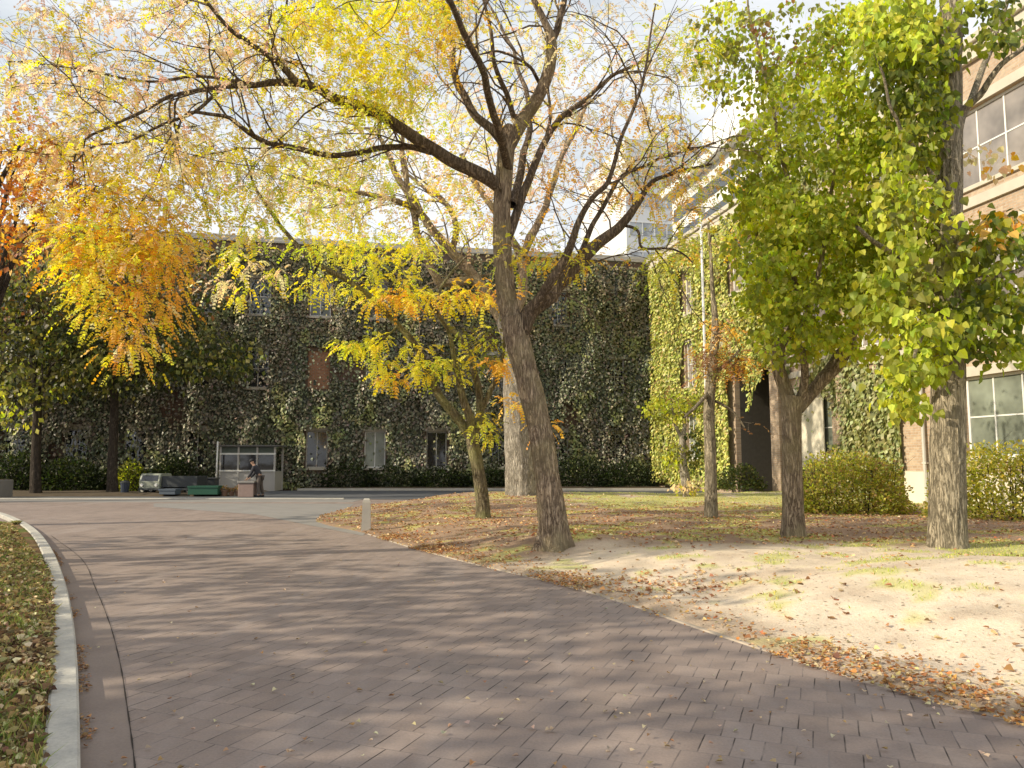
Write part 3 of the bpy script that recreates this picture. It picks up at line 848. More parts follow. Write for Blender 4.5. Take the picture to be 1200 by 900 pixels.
# --- B: pale thick trunk behind
bB = GL(611, 579); yB = bB[1]
T = Tree('pale_bark_tree', bB, 'thick pale barked tree standing behind the tallest locust', 'tree', M_barkB); T.twig = M_barkA
pw = yB / F
T.limb([bB - np.array([0, 0, .1])] + [P(a_, b_, yB) for a_, b_ in [(609, 540), (607, 480), (604, 430), (600, 400), (588, 368)]], [17.5 * pw, 17 * pw, 16.5 * pw, 15.5 * pw, 13 * pw, 9 * pw], 60, True, flare=.12, ridge=.05, sub=14)
T.pxlimb([(592, 380, yB, 8.5 * pw), (574, 350, yB, 7.5 * pw), (556, 326, yB, 6.5 * pw), (530, 296, yB, 5.5 * pw), (505, 266, yB, 5 * pw), (490, 244, yB, 5 * pw), (470, 212, yB, 4 * pw), (455, 184, yB, 3 * pw), (440, 150, yB, 2 * pw)], 14, sub=8)
T.pxlimb([(596, 385, yB, 8 * pw), (612, 350, yB, 6 * pw), (610, 300, yB, 5 * pw), (570, 235, yB, 3.6 * pw), (540, 180, yB, 3 * pw)], 10)
T.pxlimb([(556, 326, yB, 6 * pw), (530, 330, yB, 5 * pw), (512, 326, yB, 5 * pw), (495, 290, yB, 4.5 * pw), (482, 235, yB, 4 * pw), (472, 184, yB, 3 * pw), (474, 140, yB, 2 * pw)], 10)
T.pxlimb([(490, 244, yB, 3.5 * pw), (440, 228, yB - 1, 3 * pw), (400, 222, yB - 1.5, 2.5 * pw), (340, 205, yB - 2, 1.6 * pw)], 8)
T.pxlimb([(530, 296, yB, 4 * pw), (535, 262, yB, 3.5 * pw), (520, 235, yB, 3 * pw), (500, 222, yB, 2.2 * pw), (470, 200, yB, 1.6 * pw)], 8)
T.pxlimb([(612, 300, yB, 5 * pw), (640, 240, yB, 4 * pw), (660, 180, yB, 3 * pw), (690, 120, yB, 2 * pw)], 8)
T.sprout(40, .035, .010, 1.5, 4.5, lo=.04, hi=.2, kids=3)
a, c_, l = regs([(480, 200, 140, 90, 230, [TAN, LIM, TAN, YEL], yB - 3, yB + 3, 6), (620, 190, 120, 90, 150, [TAN, PNK, ORA], yB - 3, yB + 3, 4),
                 (350, 210, 90, 40, 60, [LIM, TAN, YEL], yB - 3, yB + 2, 6), (560, 90, 130, 70, 80, [TAN], yB - 3, yB + 3, 3)])
T.grow(a, c_, l, size=.4, spread=.45, maxlen=9, twigr=.012)
T.finish(5)

# --- C: small greenish locust in front
bC = GL(566, 607); yC = bC[1]; pw = yC / F
T = Tree('honey_locust_tree', bC, 'small honey locust with mossy trunk and lime fronds left of the tallest locust', 'tree', M_barkC)
T.limb([bC - np.array([0, 0, .1])] + [P(a_, b_, yC) for a_, b_ in [(565, 585), (560, 550), (555, 525), (551, 505)]], [8.6 * pw, 7.6 * pw, 7.2 * pw, 7.2 * pw, 7.2 * pw], 40, True, flare=.2, sub=12)
T.pxlimb([(552, 515, yC, 7 * .82 * pw), (538, 492, yC, 6.5 * .82 * pw), (520, 470, yC, 6 * .82 * pw), (507, 445, yC, 5.5 * .82 * pw), (497, 425, yC - .2, 5 * .82 * pw), (486, 402, yC - .3, 4.5 * .82 * pw), (468, 380, yC - .4, 4.3 * .82 * pw), (440, 355, yC - .6, 4 * .82 * pw), (405, 328, yC - .8, 3.8 * .82 * pw), (370, 308, yC - 1, 3.3 * .82 * pw), (345, 285, yC - 1.2, 3 * .82 * pw), (318, 248, yC - 1.4, 2.5 * .82 * pw), (300, 220, yC - 1.6, 1.8 * .82 * pw), (285, 180, yC - 1.8, 1.2 * .82 * pw)], 14, sub=7)
T.pxlimb([(553, 512, yC, 6.5 * .82 * pw), (549, 485, yC - .2, 6 * .82 * pw), (540, 452, yC - .3, 5 * .82 * pw), (534, 428, yC - .4, 4 * .82 * pw), (528, 400, yC - .5, 3 * .82 * pw), (515, 370, yC - .6, 2 * .82 * pw), (500, 345, yC - .7, 1.5 * .82 * pw)], 12)
T.pxlimb([(556, 512, yC, 6.5 * .82 * pw), (563, 480, yC + .2, 6 * .82 * pw), (560, 455, yC + .3, 5.5 * .82 * pw), (552, 425, yC + .4, 5 * .82 * pw), (540, 400, yC + .5, 4.5 * .82 * pw), (520, 378, yC + .5, 4 * .82 * pw), (506, 362, yC + .5, 2.5 * .82 * pw), (480, 330, yC + .5, 2 * .82 * pw), (470, 300, yC + .6, 1.4 * .82 * pw)], 10)
T.pxlimb([(562, 485, yC + .2, 4.5 * .82 * pw), (572, 462, yC + .2, 4 * .82 * pw), (584, 435, yC, 3 * .82 * pw), (592, 405, yC - .2, 2 * .82 * pw), (590, 380, yC - .3, 1.4 * .82 * pw)], 8)
T.pxlimb([(468, 380, yC - .4, 2 * .82 * pw), (448, 398, yC - .6, 1.5 * .82 * pw), (435, 410, yC - .7, 1 * .82 * pw)], 6)
T.pxlimb([(506, 362, yC + .5, 2.5 * .82 * pw), (520, 330, yC + .6, 2.2 * .82 * pw), (545, 300, yC + .7, 1.6 * .82 * pw)], 6)
a, c_, l = regs([(425, 288, 85, 18, 54, [LIM, YEL, LIM], yC - 2, yC + .8, 8), (440, 325, 60, 25, 36, [LIM, YEL], yC - 1.5, yC + .8, 7), (500, 350, 70, 9, 48, [YEL, YEL, ORA], yC - 1.6, yC - .5, 9),
                 (565, 340, 40, 10, 15, [YEL, ORA], yC - 1, yC, 7),
                 (445, 404, 55, 9, 30, [LIM, YEL], yC - 1.2, yC, 8), (480, 425, 45, 18, 30, [LIM, LIM, YEL], yC - 1, yC + .3, 7), (455, 437, 20, 8, 8, [YEL, ORA], yC - 1, yC, 8),
                 (520, 435, 40, 14, 16, [LIM, YEL], yC - 1, yC + .5, 7), (570, 400, 38, 26, 30, [LIM, OLI, YEL], yC - 1, yC + .5, 7), (590, 425, 22, 8, 8, [ORA], yC - 1, yC - .3, 8),
                 (610, 470, 24, 8, 8, [ORA, YEL], yC - 1.6, yC - .8, 8), (570, 498, 24, 14, 14, [LIM, OLI, YEL], yC - .6, yC + .3, 7), (632, 500, 16, 4, 5, [ORA], yC - 1.6, yC - 1, 8),
                 (330, 240, 80, 40, 36, [LIM, TAN], yC - 2.5, yC, 6), (370, 330, 25, 20, 10, [YEL, LIM], yC - 1.5, yC, 6), (285, 320, 45, 30, 36, [LIM, TAN, YEL], yC - 3, yC - 1, 7), (390, 230, 60, 50, 27, [TAN, LIM], yC - 2, yC + .5, 5)])
T.grow(a, c_, l * .6, size=.26, spread=.15, maxlen=4)
T.finish(6)

# --- D: slender trunk at x=832
bD = GL(833, 606); yD = bD[1]; pw = yD / F
T = Tree('slender_tree', bD, 'slender dark based trunk with brownish sprays before the dark shade recess', 'tree', M_barkF)
T.limb([bD - np.array([0, 0, .1])] + [P(a_, b_, yD) for a_, b_ in [(833, 575), (832, 520), (831, 480), (834, 440), (838, 400), (838, 375), (835, 340), (833, 300), (830, 262)]], [8 * pw, 7 * pw, 6.5 * pw, 6.5 * pw, 6 * pw, 5.5 * pw, 4 * pw, 2.6 * pw, 2 * pw, 1.5 * pw], 24, True, flare=.1, sub=8)
T.pxlimb([(832, 462, yD, 3 * pw), (822, 468, yD - .2, 2.5 * pw), (812, 478, yD - .4, 2 * pw), (800, 490, yD - .6, 1.2 * pw)], 6)
T.pxlimb([(838, 440, yD, 2.5 * pw), (852, 425, yD, 2 * pw), (866, 410, yD, 1.2 * pw)], 6)
T.pxlimb([(838, 470, yD, 2 * pw), (858, 480, yD, 1.6 * pw), (872, 502, yD, 1 * pw)], 6)
a, c_, l = regs([(838, 425, 18, 22, 24, [ORA, BRN, TAN, OLI], yD - .6, yD + .6, 6), (878, 424, 22, 7, 12, [ORA, BRN], yD - .6, yD + .5, 7), (822, 416, 20, 8, 10, [ORA, BRN], yD - .5, yD + .5, 6),
                 (845, 385, 20, 18, 16, [ORA, TAN], yD - .5, yD + .5, 5), (860, 490, 25, 20, 24, [BRN], yD - .5, yD + .5, 0.3), (800, 455, 30, 22, 22, [OLI, BRN], yD - .5, yD + .5, .4),
                 (835, 270, 50, 40, 26, [ORA, TAN, LIM], yD - 1, yD + 1, 5)])
T.grow(a, c_, l, size=.24, spread=.2)
T.finish(5)

# leaning ivy clad stump
bG = GL(806, 582); yG = bG[1]; pw = yG / F
T = Tree('leaning_trunk', bG, 'leaning bare topped trunk wrapped in ivy near the dark shade recess', 'tree', M_barkB)
T.limb([bG - np.array([0, 0, .1])] + [P(a_, b_, yG) for a_, b_ in [(803, 560), (799, 535), (800, 515), (803, 497)]], [6 * pw, 5.5 * pw, 4.5 * pw, 4 * pw, 2 * pw], 16, True)
T.pxlimb([(801, 520, yG, 2.5 * pw), (792, 495, yG, 2 * pw), (785, 470, yG, 1.5 * pw)], 6)
a, c_, l = regs([(785, 478, 28, 16, 60, [LIM, OLI, LGR], yG - .8, yG + .8, 14), (815, 472, 18, 12, 24, [LIM, OLI], yG - .6, yG + .6, 12), (793, 535, 13, 16, 24, [LGR, OLI], yG - .4, yG + .3, 12), (812, 530, 10, 28, 24, [DGR, OLI], yG - .3, yG + .3, 12), (808, 570, 14, 10, 14, [LIM, TAN], yG - .4, yG + .3, 12)])
T.grow(a, c_, l, leaf='leaf', size=.14, spread=.18, maxlen=3)
T.finish(lt=(LEAF1, LEAF1F))

# --- E: forked tree at 928
bE = GL(929, 629); yE = bE[1]; pw = yE / F
T = Tree('forked_tree', bE, 'forked tree with lopped pale limb under bright green leaves', 'tree', M_barkA)
T.limb([bE - np.array([0, 0, .1])] + [P(a_, b_, yE) for a_, b_ in [(929, 600), (928, 540), (928, 490), (930, 465)]], [14 * pw, 12 * pw, 11 * pw, 11 * pw, 13 * pw], 48, True, flare=.2, sub=14)
T.pxlimb([(928, 480, yE, 9 * pw), (920, 455, yE, 8 * pw), (912, 430, yE, 7.5 * pw), (914, 405, yE, 6.5 * pw), (928, 385, yE, 5 * pw), (935, 350, yE, 4 * pw), (925, 300, yE - .3, 3.4 * pw), (930, 240, yE - .5, 2.8 * pw), (915, 180, yE - .6, 2.2 * pw), (905, 120, yE - .7, 1.6 * pw)], 16, True)
T.pxlimb([(934, 478, yE, 8 * pw), (942, 455, yE - .1, 5 * pw), (940, 425, yE - .3, 4.2 * pw), (938, 402, yE - .4, 4 * pw), (950, 360, yE - .5, 3 * pw), (965, 300, yE - .6, 2.4 * pw), (975, 230, yE - .7, 2 * pw), (985, 150, yE - .8, 1.6 * pw)], 12)
T.pxlimb([(934, 478, yE, 9 * pw), (952, 458, yE, 8 * pw), (968, 442, yE - .1, 7 * pw), (983, 428, yE - .2, 6 * pw), (993, 412, yE - .3, 5 * pw), (997, 402, yE - .35, 4.6 * pw)], 16, True)
T.pxlimb([(948, 462, yE, 5 * pw), (975, 425, yE + .4, 4 * pw), (1000, 390, yE + .7, 3.5 * pw), (1020, 330, yE + 1, 3 * pw), (1010, 250, yE + 1.2, 2.4 * pw), (1000, 160, yE + 1.4, 1.6 * pw)], 10)
T.pxlimb([(930, 385, yE, 3 * pw), (900, 340, yE + .5, 2.6 * pw), (885, 260, yE + .8, 2 * pw), (890, 180, yE + 1, 1.4 * pw)], 8)
T.pxlimb([(905, 120, yE, 2.4 * pw), (892, 70, yE, 2 * pw), (880, 20, yE, 1.4 * pw), (875, -30, yE, 1 * pw)], 6)
a, c_, l = regs([(950, 170, 75, 110, 300, [GRN, LGR, GRN, LGR], yE - 1.6, yE + 1.2, 11), (900, 290, 40, 85, 150, [LGR, LGR, GRN], yE - 1.2, yE + 1, 11), (970, 320, 70, 80, 220, [GRN, LGR, GRN], yE - 1.4, yE + 1.3, 11),
                 (925, 400, 45, 28, 34, [LGR, GRN], yE - 1, yE + .6, 10), (860, 60, 50, 60, 80, [GRN, OLI, LGR], yE - 1, yE + 1.6, 9), (1000, 60, 60, 50, 90, [GRN, LGR], yE - 1.5, yE + 1, 10),
                 (870, 200, 25, 45, 24, [GRN, OLI], yE - 1, yE + 1, 8), (1035, 290, 40, 90, 110, [GRN, OLI, LGR], yE - 1.0, yE + 1, 10), (1040, 190, 40, 60, 60, [GRN, LGR], yE - 1.0, yE + 1, 10), (1010, 400, 20, 22, 16, [LGR], yE - 1.2, yE - .6, 9), (930, 40, 60, 40, 40, [OLI, GRN, BRN], yE - 1, yE + 1.4, 6)])
T.grow(a, c_, l * 1.55, leaf='leaf', size=.10, spread=.16, maxlen=3)
T.finish(hang=.9)

# --- F: big right tree
bF = GL(1110, 641); yF = bF[1]; pw = yF / F
T = Tree('broadleaf_tree', bF, 'straight thick tan trunk at the right hung with large green leaves', 'tree', M_barkF)
T.limb([bF - np.array([0, 0, .1])] + [P(a_, b_, yF) for a_, b_ in [(1110, 620), (1110, 560), (1111, 500), (1112, 440), (1112, 370), (1112, 300), (1112, 200), (1113, 100), (1114, 0), (1112, -90)]], [21.5 * pw, 20 * pw, 19 * pw, 18.5 * pw, 18 * pw, 17 * pw, 16 * pw, 15 * pw, 14 * pw, 12.5 * pw, 10 * pw], 80, True, flare=.10, ridge=.06, sub=14)
T.pxlimb([(1110, 330, yF, 5 * pw), (1070, 305, yF - .6, 4 * pw), (1035, 290, yF - 1, 3 * pw), (1000, 265, yF - 1.3, 2 * pw)], 10)
T.pxlimb([(1112, 250, yF, 3.4 * pw), (1085, 195, yF - .6, 2.6 * pw), (1050, 140, yF - 1.0, 2 * pw), (1030, 80, yF - 1.3, 1.2 * pw)], 10)
T.pxlimb([(1112, 400, yF, 4 * pw), (1090, 380, yF - .8, 3 * pw), (1075, 400, yF - 1.4, 2 * pw), (1070, 440, yF - 1.6, 1.4 * pw)], 8)
T.pxlimb([(1114, 350, yF, 5 * pw), (1150, 325, yF - .3, 4 * pw), (1185, 320, yF - .5, 3 * pw), (1230, 300, yF - .6, 2 * pw)], 10)
T.pxlimb([(1114, 150, yF, 5 * pw), (1145, 110, yF - .3, 4 * pw), (1180, 70, yF - .6, 3 * pw), (1240, 30, yF - .8, 2 * pw)], 10)
T.limb([P(1112, 180, yF), P(1160, 60, yF + 2), P(1200, -60, yF + 3)], [5 * pw, 4 * pw, 2 * pw], 8)
a, c_, l = regs([(1062, 225, 34, 80, 75, [GRN, LGR, OLI], yF - 1.4, yF + .8, 9), (1048, 350, 32, 60, 55, [GRN, LGR, GRN], yF - 1.4, yF + .6, 9), (1082, 405, 36, 42, 55, [LGR, GRN, GRN], yF - 2.0, yF - .3, 7), (1060, 455, 22, 34, 24, [LGR, LGR, GRN], yF - 2, yF - 1, 7), (1165, 340, 50, 90, 120, [GRN, (.13, .16, .03), GRN], yF - 1.2, yF + .6, 9),
                 (1080, 290, 45, 70, 55, [GRN, LGR, OLI], yF - 1.6, yF + .4, 8), (1070, 110, 42, 90, 120, [GRN, (.14, .17, .035)], yF - 1.2, yF + 1, 10), (1060, 30, 60, 45, 90, [GRN, LGR], yF - 1.6, yF + 1, 10),
                 (1150, 30, 45, 30, 26, [GRN, (.14, .17, .035)], yF - 1, yF + 1, 9), (1175, 270, 35, 20, 22, [ORA, YEL, TAN], yF - 1, yF, 5), (1170, 185, 40, 18, 8, [TAN, ORA], yF - .6, yF + .4, 4), (1110, 370, 60, 60, 60, [GRN, OLI, (.13, .16, .03)], yF - .4, yF + 1.2, 9)])
T.grow(a, c_, l * 1.35, leaf='leaf', size=.125, spread=.17, maxlen=3)
T.finish(hang=1.1)

# --- left background trees
def bg_tree(name, px, py, Y, rpx, crown, label, bark, lsize=.22, group=None, sp=.5):
    bs = G(px, py, .1); bs = np.array([(px - 600) / F * Y * 1.0, Y, .1]); bs = np.array([P(px, py, Y)[0], Y, .08])
    T = Tree(name, bs, label, 'tree', bark, group); pw = Y / F
    top = min(r[1] for r in crown)
    hz = 470
    pts = [bs - np.array([0, 0, .1]), P(px, py - 40, Y), P(px + 2, hz, Y), P(px - 4, hz - 60, Y), P(px + 3, top + 10, Y)]
    T.limb(pts, [rpx * 1.2 * pw, rpx * pw, rpx * .9 * pw, rpx * .7 * pw, rpx * .25 * pw], 20, True, flare=.2)
    for i in range(7):
        r = crown[i % len(crown)]
        e = P(r[0] + rng.uniform(-.7, .7) * r[2], r[1] + rng.uniform(-.7, .5) * r[3], Y + rng.uniform(-2.5, 2.5))
        s0 = pts[2] + (pts[4] - pts[2]) * rng.uniform(0, .8)
        T.limb([s0, (s0 + e) / 2 + np.array([0, 0, .5]), e], [rpx * .4 * pw, rpx * .28 * pw, rpx * .1 * pw], 8)
    a, c_, l = regs([(r[0], r[1], r[2], r[3], r[4], r[5], Y - 2.6, Y + 2.2, r[6]) for r in crown])
    T.grow(a, c_, l, leaf='leaf', size=lsize, spread=sp, maxlen=8, twigr=.01)
    T.finish(lt=(LEAF1, LEAF1F))
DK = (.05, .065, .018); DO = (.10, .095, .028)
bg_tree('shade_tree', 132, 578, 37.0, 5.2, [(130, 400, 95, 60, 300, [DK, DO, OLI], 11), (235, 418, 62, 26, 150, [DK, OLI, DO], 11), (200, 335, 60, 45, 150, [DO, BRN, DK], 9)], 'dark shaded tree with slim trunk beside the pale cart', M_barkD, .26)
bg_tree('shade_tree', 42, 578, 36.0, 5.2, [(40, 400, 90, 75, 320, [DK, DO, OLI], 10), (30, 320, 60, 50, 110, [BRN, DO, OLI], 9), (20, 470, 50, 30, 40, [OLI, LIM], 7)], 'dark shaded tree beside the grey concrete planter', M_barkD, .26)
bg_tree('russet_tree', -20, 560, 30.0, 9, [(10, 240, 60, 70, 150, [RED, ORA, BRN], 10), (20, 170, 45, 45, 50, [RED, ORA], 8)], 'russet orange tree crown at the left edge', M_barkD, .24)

# --- shade trees beyond the left edge (their shadows cross the drive)
def shade_tree(x, y, z0, z1, r, n, label, dens=12, lsz=.3):
    T = Tree('shade_tree', (x, y, 0), label, 'tree', M_barkD)
    T.limb([(x, y, -.1), (x + .1, y, z0 * .6), (x, y + .1, z0), (x + .1, y, (z0 + z1) / 2), (x, y, z1 - .5)], [.3, .25, .2, .14, .05], 16, True, flare=.3)
    at_ = []
    while len(at_) < n:
        p = rng.uniform(-1, 1, 3)
        if p.dot(p) < 1 and p.dot(p) > .12: at_.append((x + p[0] * r, y + p[1] * r, (z0 + z1) / 2 + p[2] * (z1 - z0) / 2))
    T.grow(np.array(at_), np.array([OLI] * n), dens, leaf='leaf', size=lsz, spread=.45, maxlen=8, twigr=.01)
    T.finish(lt=(LEAF1, LEAF1F))
shade_tree(-15, -2.8, 1.6, 10.8, 5.2, 700, 'leafy tree beyond the left edge, nearest the camera', 15)
shade_tree(-15.5, 4.6, 2.0, 9.6, 4.0, 300, 'leafy tree beyond the left edge, middle of the row', 9)
shade_tree(-14.2, 10.4, 7.6, 14.0, 3.2, 135, 'tall tree beyond the left edge with a high crown', 9)
shade_tree(-19, 17.5, 6.5, 14.5, 3.2, 80, 'second tall tree beyond the left edge, farther back', 8)
shade_tree(-18, 11.0, 2.4, 8.0, 3.2, 110, 'thin tree beyond the left edge, farthest of the row', 7)

# ------------------------------------------------------------------ hedges and shrubs
def shrub(name, cx, cy, z0, rx, ry, h, n, cols, label, cat='shrub', size=.09, group=None, rz=0, square=.0, stems=10):
    rt = empty(name, (cx, cy, z0), rz); tag(rt, label, cat, group)
    b = MB()
    for i in range(stems):
        e = np.array([rng.uniform(-.85, .85) * rx, rng.uniform(-.8, .8) * ry, h * rng.uniform(.55, .9)])
        s0 = np.array([e[0] * .75, e[1] * .6, -.05])
        b.tube([s0, (s0 + e) / 2 + rng.normal(size=3) * .06, e], [.018, .012, .005], 5)
        for _ in range(3):
            f0 = s0 + (e - s0) * rng.uniform(.35, .9); f1 = f0 + rng.normal(size=3) * .22 * h + np.array([0, 0, .1 * h])
            b.tube([f0, (f0 + f1) / 2 + rng.normal(size=3) * .02, f1], [.007, .005, .003], 4)
    b.build('stems', M_barkD, rt)
    u = rand_unit(n); u[:, 2] = np.abs(u[:, 2]) * 1.0
    if square: u = np.sign(u) * np.abs(u) ** (1 - square)
    rr = rng.uniform(.25, 1, n) ** .35
    lump = .82 + .4 * fbm(u[:, 0] * rx * 1.6 + cx, u[:, 1] * ry * 1.6 + cy, u[:, 2] * 2.2 * h, seed=77)
    pos = u * (rr * lump)[:, None] * np.array([rx, ry, h])
    lowside = rng.uniform(0, 1, n) < .35
    pos[lowside, 2] = rng.uniform(.08, 1, lowside.sum()) ** 1.0 * pos[lowside, 2] + .05
    pos[:, 2] = np.maximum(pos[:, 2], .03)
    tip = norm(u + rng.normal(size=(n, 3)) * .6); nr = norm(u * .6 + rng.normal(size=(n, 3)) * .6 + np.array([0, 0, .4]))
    cs = np.array([cols[i] for i in rng.integers(0, len(cols), n)]); cs = jitter_cols(cs, n, .3)
    V, q = leaves_geo(pos, tip, nr, np.full(n, size) * rng.uniform(.7, 1.3, n), LEAF1, LEAF1F)
    mesh_np('foliage', V, q.ravel(), np.full(len(q), 4), M_leaf, rt, fcol=cs)
    return rt

hp = GL(1015, 604)
shrub('hedge', hp[0], hp[1] + .9, hp[2] - .05, 1.75, .75, 1.75, 9000, [(.30, .34, .07), (.48, .50, .09), (.66, .62, .15), (.42, .32, .14)], 'sunlit rounded hedge between the forked tree and thick trunk', 'hedge', .085, rz=.1, square=.12, stems=26)
shrub('hedge', GL(1200, 612)[0] + .3, GL(1200, 612)[1] + .8, .2, 1.9, .8, 1.9, 9000, [(.30, .32, .07), (.66, .60, .13), (.40, .39, .08)], 'yellow green hedge right of the thick trunk', 'hedge', .085, rz=-.2, square=.12, stems=20)
SH = [(345, 44.2, 1.6, 1.5), (405, 44.0, 1.7, 1.6), (462, 44.4, 2.0, 1.3), (515, 44.6, 1.8, 1.2), (570, 44.8, 1.5, 1.1), (680, 45.0, 2.4, 1.7), (735, 44.8, 1.8, 1.5)]
LB = ['dark shrub nearest the white hut, at the foot of the ivy wall', 'dark shrub below the bricked panel of the ivy wall', 'low wide dark shrub below the white framed window', 'low dark shrub left of the small mossy locust', 'low dark shrub just behind the small mossy locust', 'big dark shrub right of the tallest locust trunk', 'dark shrub in the inner corner of the two buildings']
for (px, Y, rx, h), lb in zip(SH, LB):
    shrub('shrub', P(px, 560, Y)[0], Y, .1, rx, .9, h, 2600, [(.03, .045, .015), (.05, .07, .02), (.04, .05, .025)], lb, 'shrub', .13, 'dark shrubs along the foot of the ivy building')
shrub('shrub', P(868, 560, 33.5)[0], 33.5, .35, 1.1, .6, 1.1, 1800, [(.06, .09, .025), (.10, .12, .04), (.16, .17, .05)], 'small dark shrub before the dark shade recess', 'shrub', .11)
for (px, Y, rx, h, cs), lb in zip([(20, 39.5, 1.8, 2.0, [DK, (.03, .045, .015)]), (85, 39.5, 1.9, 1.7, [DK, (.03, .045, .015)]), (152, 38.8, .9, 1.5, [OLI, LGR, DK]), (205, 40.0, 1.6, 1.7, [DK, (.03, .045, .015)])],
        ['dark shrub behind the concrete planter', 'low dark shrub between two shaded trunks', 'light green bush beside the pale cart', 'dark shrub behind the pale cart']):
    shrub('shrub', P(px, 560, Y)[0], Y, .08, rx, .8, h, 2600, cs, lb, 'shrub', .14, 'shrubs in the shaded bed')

# ------------------------------------------------------------------ buildings (local frame: front wall y=0, right wing x=0)
BR = math.atan(.2)
C0 = np.array([8.75, 47.7, 0.0])
ex = np.array([math.cos(BR), math.sin(BR)]); ey = np.array([-math.sin(BR), math.cos(BR)])
def to_local(x, y): d = np.array([x - C0[0], y - C0[1]]); return d.dot(ex), d.dot(ey)
def front_x(px):
    u = (px - 600) / F; # point C0 + ex*s with X = u*Y
    s = (u * C0[1] - C0[0]) / (ex[0] - u * ex[1]); return s
def side_y(px):
    u = (px - 600) / F
    return (u * C0[1] - C0[0]) / (ey[0] - u * ey[1])
HT = 14.0
M_brickF = brick_mat('red_brick_front', (.13, .075, .05), (.19, .11, .075), (.15, .13, .11), 'XZ')
M_brickR = brick_mat('tan_brick_side', (.42, .29, .20), (.56, .42, .30), (.48, .41, .33), 'YZ', grime=.3)
M_stone = simple_mat('pale_stone', (.55, .50, .42), .85, .18, 2.5, bump=.004)
M_white = simple_mat('white_paint', (.78, .77, .74), .55, .06, 8)
M_frame = simple_mat('weathered_frame', (.55, .53, .48), .6, .12, 8)
M_render = simple_mat('cream_render', (.72, .66, .54), .85, .12, 1.2)
M_roof = simple_mat('roof_felt', (.16, .155, .15), .9, .2, 2)
def glass_mat(name, col, rough=.06):
    m, nt, out = new_mat(name); v = coords(nt)
    n = noise(nt, v, .8, 3)
    c = ramp(nt, n, [(.35, tuple(x * .5 for x in col)), (.65, col)])
    principled(nt, out, c, rough, .9, bump=noise(nt, v, .9, 2), bdist=.02, bstr=.25)
    return m
M_glass = glass_mat('window_glass', (.05, .06, .065)); M_glassg = glass_mat('curtained_glass', (.30, .33, .27), .2); M_glassr = glass_mat('reflection_tinted_glass', (.34, .30, .27), .12); M_glassd = glass_mat('dark_glass', (.03, .03, .035))  # upper right wing panes: tan-grey reflection is put into the base colour

def wall_open(name, a0, a1, z0, z1, rects, depth, axis, mat, parent, yoff=0.0):
    """wall sheet with real openings and reveals; axis 'x': wall in x-z at y=yoff facing -y; axis 'y': wall in y-z at x=yoff facing -x"""
    A = sorted({a0, a1, *[r[0] for r in rects], *[r[1] for r in rects]}); Z = sorted({z0, z1, *[r[2] for r in rects], *[r[3] for r in rects]})
    b = MB()
    def pt(a, dp, z): return (a, yoff + dp, z) if axis == 'x' else (yoff + dp, a, z)
    def quad(p):
        b.add(p if axis == 'x' else p[::-1], [(0, 1, 2, 3)])
    for i in range(len(A) - 1):
        for j in range(len(Z) - 1):
            ca, cz = (A[i] + A[i + 1]) / 2, (Z[j] + Z[j + 1]) / 2
            if any(r[0] < ca < r[1] and r[2] < cz < r[3] for r in rects): continue
            quad([pt(A[i], 0, Z[j]), pt(A[i + 1], 0, Z[j]), pt(A[i + 1], 0, Z[j + 1]), pt(A[i], 0, Z[j + 1])])
    for (l, r_, b0, t0) in rects:
        quad([pt(l, 0, b0), pt(l, depth, b0), pt(l, depth, t0), pt(l, 0, t0)][::-1])
        quad([pt(r_, 0, b0), pt(r_, depth, b0), pt(r_, depth, t0), pt(r_, 0, t0)])
        quad([pt(l, 0, t0), pt(r_, 0, t0), pt(r_, depth, t0), pt(l, depth, t0)])
        quad([pt(l, 0, b0), pt(r_, 0, b0), pt(r_, depth, b0), pt(l, depth, b0)][::-1])
    return b.build(name, mat, parent)

def window(parent, l, r, b0, t0, depth, axis, frame_m, glass_m, cols=2, rows=2, off=0.0, fw=.07, sill=True, label=None):
    def bx(mb, a0, a1, d0, d1, z0, z1):
        if axis == 'x': mb.box(a0, a1, off + d0, off + d1, z0, z1)
        else: mb.box(off + d0, off + d1, a0, a1, z0, z1)
    d = depth
    f = MB(); e = .003
    bx(f, l + e, l + fw, d - .08, d - .01, b0 + e, t0 - e); bx(f, r - fw, r - e, d - .08, d - .01, b0 + e, t0 - e)
    bx(f, l + fw, r - fw, d - .08, d - .01, b0 + e, b0 + fw); bx(f, l + fw, r - fw, d - .08, d - .01, t0 - fw, t0 - e)
    for i in range(1, cols):
        c = l + (r - l) * i / cols; bx(f, c - .025, c + .025, d - .065, d - .02, b0 + fw, t0 - fw)
    for j in range(1, rows):
        c = b0 + (t0 - b0) * j / rows; bx(f, l + fw, r - fw, d - .061, d - .024, c - .022, c + .022)
    wo_ = f.build('window', frame_m, parent)
    if label: wo_['label'] = label
    g = MB(); bx(g, l + fw * .5, r - fw * .5, d - .045, d - .035, b0 + fw * .5, t0 - fw * .5)
    g.build('pane', glass_m, wo_)
    if sill:
        s = MB(); bx(s, l - .12, r + .12, -.09, .12, b0 - .12, b0 + .002); s.build('sill', M_stone, wo_)
    return wo_

